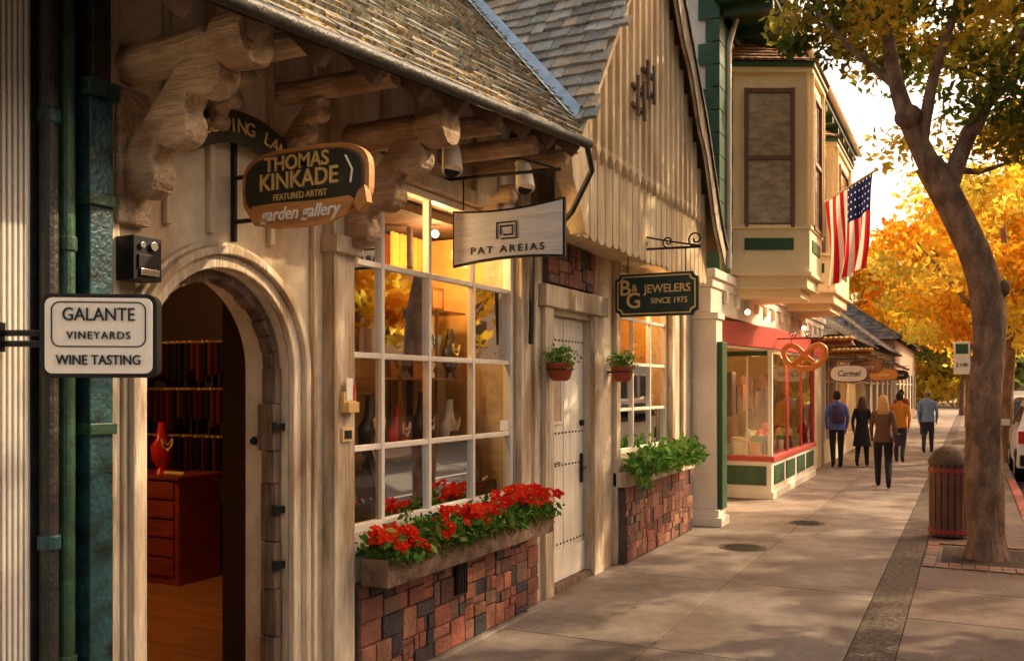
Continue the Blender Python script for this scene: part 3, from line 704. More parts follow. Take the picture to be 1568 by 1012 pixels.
n=3000; C=np.stack([rng.normal(.29,.012,n),rng.uniform(4.46,6.85,n),.845-np.abs(rng.normal(0,.035,n))],1)
leaves('moss_edge',C,.013,np.array([(.20,.22,.05),(.10,.13,.03),(.2,.15,.05)])[rng.integers(3,size=n)],'plant',fb)
def red_flowers(mb,n,cf):
    for i in range(n):
        c=cf(); nrm=V(R(.1,.9),R(-1.,.0),R(.3,1.)).normalized(); a=nrm.orthogonal().normalized(); b=nrm.cross(a); r=R(.040,.072)
        g_=R(.0,.04); col=(R(.60,.82),.015+g_,R(.008,.02)); np_=random.choice((5,6))
        for lay in range(2):
            for k in range(np_):
                t=2*math.pi*(k+lay*.5)/np_; d=a*math.cos(t)+b*math.sin(t); e_=nrm.cross(d); rr=r*(1-.35*lay)*R(.85,1.1)
                mb.add([c+nrm*.004*lay,c+d*rr*.55+e_*rr*.35+nrm*(.010+.006*lay),c+d*rr+nrm*(R(-.012,.014)+.01*lay),c+d*rr*.55-e_*rr*.35+nrm*(.010+.006*lay)],[(0,1,2,3)],0,col)
        mb.sphere(c+nrm*.01,.007,0,(.8,.5,.05),seg=6,rings=4)
fm=MB()
def cf():
    y=R(4.47,6.80); return V(R(.14,.35),y,.885+.04*math.sin(y*7.3)+R(-.05,.08)+.05*(y-4.5))
red_flowers(fm,95,cf); fm.build('red_flowers',['plant'],fb,recalc=False)
f2=flowerbox('green_ivy_planter',.165,.34,9.1,11.1,.965,1.02,['timber_cream','soil'])
n=3600; C=np.stack([rng.normal(.27,.07,n),rng.uniform(9.05,11.15,n),1.02+np.abs(rng.normal(0,.09,n))-.10*rng.random(n)],1)
pg2=np.array([(.12,.30,.05),(.18,.38,.07),(.09,.22,.04),(.28,.42,.09)])
leaves('ivy',C,.045,pg2[rng.integers(4,size=n)]*rng.uniform(.6,1.3,(n,1)),'plant',f2)
n=200; C=np.stack([rng.normal(.30,.03,n),rng.normal(9.15,.12,n),rng.uniform(.80,1.1,n)],1)
leaves('ivy_trailing',C,.035,pg2[rng.integers(4,size=n)],'plant',f2)
for (y) in (7.28,8.86):
    e=empty('hanging_flower_pot',(.16,y,1.95)); p=MB()
    p.loft([(.16,y,1.90,.06,.06),(.16,y,1.92,.085,.085),(.16,y,2.03,.115,.115),(.16,y,2.05,.125,.125),(.16,y,2.055,.10,.10)],18,0,(.40,.08,.03))
    p.tube([(.0,y,2.0),(.16,y,2.0)],.012,6,0,(.02,.02,.02)); p.tube([(.16+.12*math.cos(a),y+.12*math.sin(a),2.0) for a in [2*math.pi*k/16 for k in range(17)]],.006,6,0,(.02,.02,.02))
    p.build('pot',['vc'],e,smooth=True)
    n=420; q=rng.normal(size=(n,3))*np.array([.06,.065,.045]); C=q+np.array([.16,y,2.11])
    leaves('foliage',C,.022,pg[rng.integers(5,size=n)]*1.5,'plant',e)
    fm=MB(); 
    for k in range(14):
        fm.sphere((.16+R(-.1,.1),y+R(-.1,.1),2.12+R(-.02,.07)),.011,0,random.choice([(.8,.7,.2),(.8,.75,.7)]),seg=6,rings=4)
    fm.build('blossoms',['plant'],e)

# ---------------------------------------------------------------- two storey building
T=empty('two_storey_shop_building',(0,17,0))
w=MB()
w.box(-8,.24,12.42,12.6,0,8.2,1)
w.box(.0,.25,12.6,22.3,3.30,7.2,0); w.box(-8,.0,22.1,22.3,0,7.2,0)
w.box(-.60,-.42,12.6,15.4,0,3.0,0)
w.box(-.42,.20,12.61,22.2,2.98,3.02,0)
w.box(-.6,.24,19.9,22.29,0,2.98,0)
w.build('walls',['yellow_wall','white_paint'],T)
c=MB()
c.box(.0,.33,12.0,22.4,3.30,3.42); c.box(.0,.29,12.02,22.38,3.18,3.298); c.box(-.1,.26,12.04,22.36,2.84,3.178)
for k in range(14): c.box(.26,.32,12.7+k*.7,12.82+k*.7,3.0,3.176)
c.build('cornice',['white_paint'],T,bevel=.01)
c=MB()
z=3.45;k=0
while z<7.6: c.box(.2,.30,12.38,12.38+(.75 if k%2 else .60),z,z+.30); c.box(.0 if k%2 else .1,.3,12.36,12.375,z,z+.30); z+=.31;k+=1
c.box(-.42,-.40,15.2,15.35,0,2.4)
c.build('green_quoins',['green_trim'],T,bevel=.01)
c=MB(); c.box(0.01,.33,12.05,12.38,.22,2.75,0); c.box(-.02,.37,12.02,12.40,.12,.22,0); c.box(-.05,.42,11.98,12.42,0,.12,0)
c.box(.332,.40,12.10,12.36,.221,2.45,1); c.box(.01,.36,12.03,12.40,2.751,2.839,0)
c.build('corner_pillar',['white_paint','green_trim'],T,bevel=.008)
c=MB(); c.prism([(-.11,12.43,2.46),(.12,12.43,2.46),(.52,15.2,2.46),(.52,20.3,2.46),(.2,20.3,2.46),(.2,15.2,2.46)],(0,0,.34),0)
c.prism([(-.11,12.5,2.44),(.10,12.5,2.44),(.50,15.2,2.44),(.50,20.2,2.44),(.2,20.2,2.44),(.2,15.2,2.44)],(0,0,.018),1)
c.build('red_fascia',['red_paint','white_paint'],T,bevel=.008)
c=MB()
y0,y1=15.35,19.9
c.box(-.42,.42,y0,y1,0,.62,0); c.box(-.42,.46,y0-.03,y1+.02,0,.12,0)
c.box(-.36,.34,y0-.02,y0-.002,.22,.54,1)
for k in range(4): c.box(.422,.435,y0+.2+k*1.12,y0+1.1+k*1.12,.22,.54,1)
c.box(-.42,.47,y0-.05,y1+.05,.62,.70,2)
c.box(.36,.43,y0,y0+.08,.70,2.44,0); c.box(-.42,-.34,y0,y0+.07,.70,2.44,1); c.box(-.0,.03,y0+.01,y0+.05,.70,2.35,0)
for k in (1,2,3): c.box(.38,.42,y0+k*1.5,y0+.06+k*1.5,.70,2.44,2)
c.box(.33,.44,y1-.1,y1,.70,2.44,2)
c.box(-.33,.35,y0+.01,y0+.05,2.36,2.44,1)
c.build('shop_bay',['white_paint','green_trim','red_paint'],T,bevel=.006)
gl=MB(); gl.add([(-.34,y0+.03,.70),(.36,y0+.03,.70),(.36,y0+.03,2.4),(-.34,y0+.03,2.4)],[(0,1,2,3)]); gl.add([(.40,y0+.08,.70),(.40,y1-.1,.70),(.40,y1-.1,2.44),(.40,y0+.08,2.44)],[(0,1,2,3)]); gl.build('shop_bay_glass',['glass'],T)
c=MB(); c.box(-2.5,-.45,y0+.1,y0+.2,0,2.9,0); c.box(-2.5,-2.4,y0+.2,y1,0,2.9,0); c.box(-2.4,.35,y1-.2,y1-.12,.63,2.9,0)
for k in range(70):
    x=R(-.3,.3); y=R(y0+.15,y1-.4); h=R(.08,.35); q=R(.05,.12)
    if k%3: c.box(x-q,x+q,y-q,y+q,.66,.70+h,1,random.choice([(.6,.3,.1),(.4,.05,.03),(.6,.5,.3),(.1,.2,.1),(.7,.6,.4)]))
    else: c.sphere((x,y,.75+h/2),(q,q,q+h*.4),1,random.choice([(.5,.03,.02),(.7,.45,.1),(.65,.6,.5)]),seg=8,rings=6)
for k in range(10): c.box(-.42,-.3,y0+.3+k*.42,y0+.6+k*.42,1.3+R(0,.2),1.75+R(0,.4),1,random.choice([(.3,.1,.04),(.12,.04,.03),(.4,.3,.15)]))
c.build('shop_bay_interior',['interior_gold','vc'],T)
c=MB()
for yy in (16.,18.7): c.sphere((-.3,yy,2.6),.05)
point_light('shop_lamp',(-.1,16.6,2.3),60,T)
for (xx,yy) in ((.45,13.4),(.45,14.9),(.60,17.5)): c.sphere((xx,yy,2.93),.04)
c.build('shop_bulbs',['bulb'],T)
def oriel(name,P_,z0,z1,wz0,wz1):
    c=MB(); top=[(a,b,z1) for a,b in P_]
    c.prism([(a,b,z0) for a,b in P_],(0,0,z1-z0),0)
    ctr=V(sum(a for a,b in P_)/len(P_),sum(b for a,b in P_)/len(P_),0)
    def grow(s,z): return [((a-ctr.x)*s+ctr.x if a>.3 else a,(b-ctr.y)*s+ctr.y,z) for a,b in P_]
    def slab(s,z,h,m): c.prism(grow(s,z),(0,0,h),m)
    slab(1.10,z1+.001,.07,0); slab(1.16,z1+.072,.06,1)
    slab(1.05,z0+.62,.05,0); slab(1.06,z0-.05,.05,0); slab(.92,z0-.22,.17,0); slab(.7,z0-.34,.12,0)
    A=grow(1.2,z1+.135); apex=[(.25,P_[0][1]+.5,z1+.62),(.25,P_[-1][1]-.5,z1+.62)]
    c.add([*A,*apex],[(0,1,4),(1,2,5,4),(2,3,5)],2,(.36,.19,.10))
    A=[V(*q) for q in A]; ap=[V(*q) for q in apex]
    c.build(name,['yellow_wall','green_trim','shingle'],T,bevel=0)
    sh=MB()
    for (a,b,c0,c1) in ((A[0],A[1],ap[0],ap[0]),(A[1],A[2],ap[0],ap[1])):
        nr=6
        for r_ in range(nr):
            t0=r_/nr;t1=min(1,(r_+1.1)/nr); e0=a.lerp(c0,t0);e1=b.lerp(c1,t0);g0=a.lerp(c0,t1);g1=b.lerp(c1,t1)
            nn_=(b-a).cross(c0-a).normalized(); 
            if nn_.z<0: nn_=-nn_
            m_=max(2,int((e1-e0).length/.14))
            for q in range(m_):
                f0=q/m_+.004;f1=(q+1)/m_-.004; kk=R(.6,1.3)
                sh.add([e0.lerp(e1,f0)+nn_*.03,e0.lerp(e1,f1)+nn_*.03,g0.lerp(g1,f1)+nn_*.006,g0.lerp(g1,f0)+nn_*.006],[(0,1,2,3)],0,(.42*kk,.21*kk,.11*kk))
    sh.build(name+'_shingles',['shingle'],T,recalc=False)
    gl=MB();fr=MB()
    for i in range(3):
        a=V(*P_[i],0);b=V(*P_[i+1],0); L_=(b-a).length; d=(b-a).normalized(); nn=V(d.y,-d.x,0)
        if nn.dot((a+b)/2-ctr)<0: nn=-nn
        q0=.20*L_; q1=L_*.78
        p=a+d*q0+nn*.006; q=a+d*q1+nn*.006
        gl.add([p+V(0,0,wz0),q+V(0,0,wz0),q+V(0,0,wz1),p+V(0,0,wz1)],[(0,1,2,3)],0)
        gl.add([p+nn*-.003+V(0,0,wz0),q+nn*-.003+V(0,0,wz0),q+nn*-.003+V(0,0,wz1),p+nn*-.003+V(0,0,wz1)],[(0,1,2,3)],1)
        for zz in (wz0,(wz0+wz1)/2,wz1): fr.beam(p+nn*.01+V(0,0,zz),q+nn*.01+V(0,0,zz),.05,.06,0)
        for qq in (p,q): fr.beam(qq+nn*.012+V(0,0,wz0-.035),qq+nn*.012+V(0,0,wz1+.035),.05,.06,0,up=nn)
        gp=a+d*q0*.9; gq=a+d*q1*1.02
        fr.beam(gp+nn*.004+V(0,0,z0+.40),gq+nn*.004+V(0,0,z0+.40),.02,.17,1)
        for qq,sg in ((a,1),(b,-1)): fr.beam(qq+d*.045*sg+nn*.01+V(0,0,z0+.68),qq+d*.045*sg+nn*.01+V(0,0,z1),.03,.09,2,up=nn)
    gl.build(name+'_glass',['glass_up','blind'],T,recalc=False); fr.build(name+'_window_frames',['frame_brown','green_trim','yellow_wall'],T)
oriel('oriel_window',[(.25,13.17),(1.276,13.68),(1.276,14.86),(.25,15.4)],3.50,6.35,4.17,6.10)
oriel('second_oriel_window',[(.25,17.0),(1.15,17.5),(1.15,19.6),(.25,20.1)],3.60,6.2,4.25,5.95)
c=MB()
c.prism([(1.02,12.1,7.15),(1.02,22.5,7.15),(-3.2,22.5,10.2),(-3.2,12.1,10.2)],(0,0,.10),0,(.25,.2,.15))
c.box(.25,1.0,12.2,22.4,7.05,7.10,1)
c.tube([(1.07,12.1,7.2),(1.07,22.5,7.2)],.06,10,2)
for k in range(12): c.box(.3,.98,12.5+k*.85,12.6+k*.85,6.92,7.048,1)
c.box(.251,.30,12.6,22.3,6.85,7.05,1)
c.build('roof_eave',['shingle','green_trim','white_paint'],T)
c=MB(); c.tube([(.4,12.9,7.0),(.33,12.75,6.6),(.33,12.75,3.5)],.04,10); c.build('downpipe',['white_paint'],T,smooth=True)

F=empty('american_flag',(1.25,15.1,4.8)); f=MB()
f.tube([(1.22,15.1,4.72),(2.04,15.1,5.18)],.016,8,0,(.6,.5,.3)); f.sphere((2.05,15.1,5.19),.035,0,(.7,.5,.15)); f.build('flag_pole',['vc_gloss'],F,smooth=True)
f=MB(); nu,nv=52,50
def fp(i,j):
    u=i/nu; v=j/nv
    p=V(1.30,15.1,4.77).lerp(V(2.0,15.1,5.16),u)
    gather=1-.30*v
    x=1.62+(p.x-1.62)*gather+.07*v*math.sin(3*v)-.05*v
    z=p.z-1.42*v-(p.z-4.95)*.25*v
    y=15.1+ (.10*v**.6)*math.sin(u*17+v*2.2)+.05*v*math.sin(u*6-v*3)
    return V(x+.045*v*math.cos(u*17+v*2),y,z)
vs=[fp(i,j) for i in range(nu+1) for j in range(nv+1)]
f.v=[tuple(p) for p in vs]
for i in range(nu):
    for j in range(nv):
        a=i*(nv+1)+j; f.f.append([a,a+1,a+nv+2,a+nv+1]); f.m.append(0)
        st_=int(i/nu*13)
        if i/nu>6/13 and j/nv<.40:
            col=(.015,.02,.08)
            if (i%4)==1 and (j%4)==1: col=(.7,.7,.68)
        else: col=(.48,.02,.025) if st_%2==0 else (.75,.68,.58)
        f.c.append(col)
f.build('flag_cloth',['flag_cloth'],F,smooth=True,recalc=False)

e=empty('pretzel_sign',(.95,15.3,2.33)); s=MB()
ctrl=[(-.16,-.10),(-.03,.0),(.10,.14),(.22,.19),(.32,.12),(.30,-.03),(.18,-.15),(0,-.19),(-.18,-.15),(-.30,-.03),(-.32,.12),(-.22,.19),(-.10,.14),(.03,.0),(.16,-.10)]
def cr(P_,n=6):
    o_=[]
    for i in range(len(P_)-1):
        p0=V(*P_[max(i-1,0)],0);p1=V(*P_[i],0);p2=V(*P_[i+1],0);p3=V(*P_[min(i+2,len(P_)-1)],0)
        for k in range(n):
            t_=k/n; q=.5*((2*p1)+(p2-p0)*t_+(2*p0-5*p1+4*p2-p3)*t_*t_+(3*p1-p0-3*p2+p3)*t_**3); o_.append(q)
    return o_
pts=[(q.x,-.01+.02*math.sin(i*.2),q.y) for i,q in enumerate(cr(ctrl))]
s.tube(pts,.045,10,0,(.66,.22,.04)); s.tube([(-.75,0,.30),(.3,0,.30)],.012,6,0,(.02,.02,.02)); s.tube(spiral(-.2,.36,.07,8,-1.5),.008,6,0,(.02,.02,.02)); s.tube(spiral(.05,.36,.06,8,-1.5),.008,6,0,(.02,.02,.02))
s.tube([(.2,0,.15),(.2,0,.3)],.006,6,0,(.02,.02,.02)); s.tube([(-.2,0,.15),(-.2,0,.3)],.006,6,0,(.02,.02,.02))
s.build('pretzel',['vc_gloss'],e,local=True,smooth=True)

# ---------------------------------------------------------------- far shops
def far_shop(name,y0,y1,x,wall,zr,roofcol,back=6,ridge=3.0,aw=None,nw=3,wz=2.5,light=True):
    E=empty(name,(x-3,(y0+y1)/2,0)); c=MB()
    c.box(x-back,x,y0,y1,0,.55,0,wall); c.box(x-back,x,y0,y1,wz,zr,0,wall)
    n=nw; L_=(y1-y0)/n
    for k in range(n+1):
        yy=y0+k*L_; c.box(x-.3,x+.03,max(y0,yy-.14),min(y1,yy+.14),.55,wz,0,(.7,.62,.48))
    c.box(x-back,x-1.2,y0+.1,y1-.1,.55,wz,0,(.45,.28,.1))
    for k in range(n):
        yy=y0+k*L_; c.box(x-.08,x-.03,yy+L_/2-.03,yy+L_/2+.03,.55,wz,0,(.6,.5,.35)); c.box(x-.08,x-.03,yy+.14,yy+L_-.14,1.95,2.0,0,(.6,.5,.35))
        for q in range(5): c.box(x-.8,x-.5,yy+.3+q*.4,yy+.5+q*.4,.56,R(.8,1.5),0,random.choice([(.5,.1,.05),(.6,.5,.3),(.2,.2,.3),(.5,.3,.1)]))
    c.build('walls',['vc'],E,bevel=.01)
    gl=MB(); gl.add([(x-.05,y0,.55),(x-.05,y1,.55),(x-.05,y1,wz),(x-.05,y0,wz)],[(0,1,2,3)]); gl.build('shop_glass',['glass'],E)
    r=MB(); 
    r.add([(x+.45,y0-.3,zr),(x+.45,y1+.3,zr),(x-back/2,y1-1.2,zr+ridge),(x-back/2,y0+1.2,zr+ridge),(x-back-.4,y0-.3,zr),(x-back-.4,y1+.3,zr)],[(0,1,2,3),(0,3,4),(1,5,2),(3,2,5,4)],0,tuple(.6*q for q in roofcol))
    W=V(-(back/2+.45),0,ridge)
    shingles(r,(x+.47,y0-.3,zr),(0,1,0),W,y1-y0+.6,W.length,.25,.2,lambda p:(y0-.3+1.5*(p.z-zr)/ridge)<p.y<(y1+.3-1.5*(p.z-zr)/ridge),[roofcol,tuple(.8*q for q in roofcol)])
    W=V(0,1.5,ridge)
    shingles(r,(x+.45,y0-.3,zr),(-1,0,0),W,back+.9,W.length,.25,.2,lambda p:(x+.45-(back/2+.45)*(p.z-zr)/ridge)>p.x>(x-back-.4+(back/2+.4)*(p.z-zr)/ridge),[roofcol,tuple(.8*q for q in roofcol)])
    r.build('roof',['shingle'],E,recalc=False)
    if aw:
        a=MB(); 
        a.prism([(x,y0+.2,aw[0]+.35),(x+.75,y0+.2,aw[0]),(x+.75,y0+.2,aw[0]-.06),(x,y0+.2,aw[0]+.2)],(0,y1-y0-.4,0),0,aw[1])
        shingles(a,(x+.77,y0+.2,aw[0]),(0,1,0),(-.75,0,.35),y1-y0-.4,.83,.18,.16,None,[aw[1],tuple(.7*q for q in aw[1])])
        a.build('awning',['shingle'],E,recalc=False)
    if light: point_light('shop_lamp',(x-.8,(y0+y1)/2,2.2),90,E)
    return E
far_shop('cottage_shop',22.6,31.2,.25,(.70,.58,.38),3.05,(.50,.47,.42),ridge=2.6,aw=(2.62,(.45,.25,.12)),nw=4)
far_shop('corner_shop',32.,44.,.2,(.62,.48,.32),3.2,(.42,.38,.33),ridge=2.8,aw=(2.6,(.28,.17,.10)),nw=5,light=False)
far_shop('brick_shop',45.,62.,.3,(.35,.2,.13),4.0,(.3,.26,.22),ridge=2.4,nw=6,light=False)
def hang_sign(name,x,y,z,w_,h,txt,m='sign_white',tm='ink'):
    e=empty(name,(x,y,z)); s=MB(); plate(s,supel(w_,h,3.),-.02,.02,0); plate(s,supel(w_*.93,h*.88,3.),-.025,-.01,1)
    s.tube([(-x+.2,0,h/2+.12),(w_/2,0,h/2+.12)],.012,6,2); s.tube([(-w_*.3,0,h*.4),(-w_*.3,0,h/2+.12)],.006,6,2); s.tube([(w_*.3,0,h*.4),(w_*.3,0,h/2+.12)],.006,6,2)
    s.tube(spiral(0,h/2+.18,.06,8,-1.5),.008,6,2)
    s.build('board',['frame_brown',m,'black_metal'],e,local=True,bevel=.003); text(txt,e,(0,-.028,0),h*.45,tm,sx=.9,shear=.2)
hang_sign('carmel_shop_sign',1.02,20.7,2.13,.78,.38,'Carmel')
hang_sign('hanging_shop_sign',1.0,24.6,2.35,.8,.32,'Bakery','sign_wood','sign_white')
hang_sign('hanging_shop_sign',1.1,28.5,2.2,.8,.36,'Gifts','sign_wood','gold')
hang_sign('hanging_shop_sign',1.1,33.5,2.25,.8,.34,'Antiques','sign_green','gold')
for (x,y,z) in ((.95,19.2,2.72),(1.0,22.6,2.62)):
    e=empty('shingled_sign_canopy',(x,y,z)); a=MB()
    a.prism([(x-.55,y-.15,z-.05),(x+.35,y-.15,z-.05),(x+.25,y,z+.1),(x-.55,y,z+.1)],(0,.3,0),0,(.3,.15,.07))
    for k in range(9): a.sphere((x-.5+k*.1,y-.12,z+.08),(.07,.15,.05),0,random.choice([(.45,.2,.06),(.6,.34,.08)]),seg=8,rings=5)
    a.tube([(.25,y,z),(x-.5,y,z)],.02,6,0,(.1,.06,.03)); a.build('canopy',['vc'],e,smooth=False)

for i,(y0,y1,h,c_) in enumerate(((-8,4,5.5,(.6,.5,.36)),(4.5,15,6.5,(.62,.56,.46)),(15.5,27,5,(.5,.3,.2)),(27.5,42,6.5,(.7,.58,.42)),(42.5,60,5.5,(.5,.45,.38)))):
    E=empty('shop_across_street',(18,(y0+y1)/2,0)); c=MB(); c.box(15.6,24,y0,y1,0,h,0,c_); 
    n=int((y1-y0)/2.4)
    for k in range(n):
        yy=y0+.5+k*2.4; c.box(15.55,15.598,yy,yy+1.7,.7,2.6,1,(.03,.03,.035)); c.box(15.50,15.598,yy-.08,yy+1.78,2.602,2.75,0,(.7,.65,.5))
        if h>5.2: c.box(15.55,15.598,yy+.3,yy+1.3,3.6,4.8,1,(.03,.03,.035))
    c.box(15.0,24.4,y0-.1,y1+.1,h+.001,h+.2,0,(.2,.16,.12)); c.build('facade',['vc','vc_gloss'],E)

# ---------------------------------------------------------------- trees
def limb(mb,pts,r0,r1,seg=12,jit=.12):
    q=[]; P_=[Vector(p) for p in pts]
    for i in range(len(P_)-1):
        p0=P_[max(i-1,0)];p1=P_[i];p2=P_[i+1];p3=P_[min(i+2,len(P_)-1)]
        for k in range(5):
            t_=k/5; q.append(.5*((2*p1)+(p2-p0)*t_+(2*p0-5*p1+4*p2-p3)*t_*t_+(3*p1-p0-3*p2+p3)*t_**3))
    q.append(P_[-1]); n=len(q)
    mb.tube(q,[r0+(r1-r0)*i/(n-1) for i in range(n)],seg,0,jit=jit); return q
E=empty('street_tree',(3.49,11.09,0))
def tp_(px,z,dp=0.): 
    s_=(px)*.00704; return (3.49+s_*.894-.448*dp,11.09+s_*.448+.894*dp,z)
tr=MB()
tr.tube([tp_(0,-.05),tp_(0,.10),tp_(0,.3)],[.255,.22,.18],18,0,jit=.3)
q=limb(tr,[tp_(0,.0),tp_(-2,1.0),tp_(0,1.85),tp_(6,2.6),tp_(-12,3.2),tp_(-52,3.8),tp_(-88,4.25)],.19,.135,24,.25)
limb(tr,[tp_(-84,4.2),tp_(-118,4.7),tp_(-140,5.2),tp_(-150,6.2,.2),tp_(-175,7.4,.4)],.12,.03)
limb(tr,[tp_(-60,3.92),tp_(-28,4.45,.1),tp_(20,4.95,.3),tp_(90,5.4,.5),tp_(170,6.1,.8)],.105,.03)
limb(tr,[tp_(-100,4.4),tp_(-90,5.2,-.2),tp_(-50,6.2,-.4),tp_(-10,7.3,-.5)],.07,.02)
limb(tr,[tp_(-10,4.6,.1),tp_(10,5.3,-.4),tp_(60,6.1,-.8)],.06,.02)
limb(tr,[tp_(-140,5.1),tp_(-190,5.6,.3),tp_(-240,6.2,.6)],.05,.012,8)
limb(tr,[tp_(-60,4.0),tp_(-20,4.3,.5),tp_(60,4.4,1.0),tp_(140,4.6,1.4)],.06,.02)
tr.sphere(tp_(-122,4.74,-.05),(.14,.14,.13),0)
for (px_,z_) in ((18,2.55),(-18,1.3),(12,.9),(22,2.9)): tr.sphere(tp_(px_,z_,-.08),(.06,.06,.09),0)
tr.build('trunk_and_limbs',['bark'],E,smooth=True)
palg=[(.16,.19,.035),(.24,.24,.04),(.11,.14,.03),(.38,.32,.05),(.55,.38,.05),(.15,.17,.035),(.65,.42,.05)]
P_,Cc=crown_pts((3.95,11.5,6.75),(2.7,2.7,2.3),215,150,.52,palg,.35)
P2,C2=crown_pts((4.75,12.2,4.9),(1.1,1.1,.8),34,130,.38,palg,.3)
P3,C3=crown_pts((2.15,10.9,6.1),(.75,.9,.7),22,110,.35,palg,.3)
P_=np.concatenate([P_,P2,P3]);Cc=np.concatenate([Cc,C2,C3])
leaves('crown',P_,.062,Cc,'leaf',E,origin=(3.49,11.09,0))
def ytree(name,loc,h,r,seed,pal,nc,per,ls=.16,cz=.66,vz=.36):
    global rng
    rng=np.random.default_rng(seed); random.seed(seed)
    E=empty(name,loc); x,y=loc[0],loc[1]; t=MB()
    limb(t,[(x,y,-.15),(x+R(-.1,.1),y,1.5),(x+R(-.3,.3),y,h*.38),(x+R(-.5,.5),y+.3,h*.7)],.2,.06,10)
    for k in range(5):
        a=2*math.pi*k/5+R(0,1); z0=h*R(.28,.45); limb(t,[(x,y,z0),(x+math.cos(a)*r*.4,y+math.sin(a)*r*.4,z0+h*.18),(x+math.cos(a)*r*.75,y+math.sin(a)*r*.75,z0+h*.34)],.09,.02,8)
    t.build('trunk_and_limbs',['bark'],E,smooth=True)
    P_,Cc=crown_pts((x,y,h*cz),(r,r,h*vz),nc,per,r*.26,pal,.35)
    leaves('crown',P_,ls,Cc,'leaf_gold',E,origin=(x,y,0))
paly=[(.95,.56,.04),(.95,.62,.06),(.92,.46,.03),(.95,.68,.10),(.80,.55,.06),(.92,.38,.03),(.62,.48,.07)]
ytree('yellow_street_tree',(4.2,25.5,0),8.4,2.9,3,paly,100,80,.12)
ytree('yellow_street_tree',(3.9,35,0),9.3,3.6,4,paly,110,85,.15)
ytree('yellow_street_tree',(3.3,47,0),10,4.0,5,paly,100,80,.19)
ytree('yellow_street_tree',(7.0,33,0),10.,3.4,6,paly,80,65,.18)
ytree('yellow_street_tree',(7.5,46,0),11,3.8,8,paly,70,60,.2)
ytree('yellow_street_tree',(10.3,19,0),9.5,3.2,9,paly,55,60,.22)
ytree('yellow_street_tree',(11.5,27,0),10,3.4,10,paly,55,60,.22)
ytree('yellow_street_tree',(-4.5,68,0),13.5,4.6,13,paly,80,70,.27)
ytree('yellow_street_tree',(-.5,74,0),12.5,4.6,14,paly,80,70,.27)
palgr=[(.14,.18,.04),(.18,.2,.05),(.3,.27,.05),(.5,.36,.06)]
ytree('green_street_tree',(8.3,9.6,0),8.6,3.0,11,palgr+paly[:2],100,80,.17)  # unseen tree, placed so its crown shades the near sidewalk
ytree('green_street_tree',(2.9,66,0),8,4.2,12,palgr,70,70,.24)
P_=[];Cc=[]
for k in range(24):
    x=R(-22,34); y=R(85,125); a,b=crown_pts((x,y,R(3,5.)),(5,4,R(3.,5.)),16,60,2.0,paly+palgr*2,.3); P_.append(a);Cc.append(b)
leaves('distant_trees',np.concatenate(P_),.5,np.concatenate(Cc),'leaf_gold')
random.seed(21); rng=np.random.default_rng(21)

# ---------------------------------------------------------------- street furniture
e=empty('litter_bin',(3.10,12.5,0)); s=MB()
for k in range(18):
    a=2*math.pi*k/18; x=3.10+.21*math.cos(a);y=12.5+.21*math.sin(a)
    s.beam((x,y,.03),(x,y,.90),.062,.02,0,up=(math.cos(a),math.sin(a),0))
s.tube([(3.1,12.5,.02),(3.1,12.5,.88)],.19,20,2)
for z in (.06,.80): s.tube([(3.1,12.5,z),(3.1,12.5,z+.055)],.235,24,1)
s.loft([(3.1,12.5,.9,.235,.235),(3.1,12.5,.94,.235,.235),(3.1,12.5,1.06,.16,.16),(3.1,12.5,1.12,.07,.07)],24,2)
s.build('bin_body',['bin_wood','bin_red','timber_brown'],e,smooth=True)
e=empty('parking_sign',(3.45,16.5,0)); s=MB(); s.tube([(3.42,16.5,0),(3.42,16.5,2.65)],.028,10,0); s.box(3.10,3.34,16.44,16.46,2.05,2.58,1); s.box(3.13,3.31,16.434,16.437,2.38,2.54,2); s.box(3.3,3.42,16.47,16.49,2.2,2.24,0)
s.build('pole_and_panel',['chrome','sign_white','green_trim'],e,bevel=.003); o=text('2 HR',e,(-.23,-.068,2.2),.085,'green_trim')
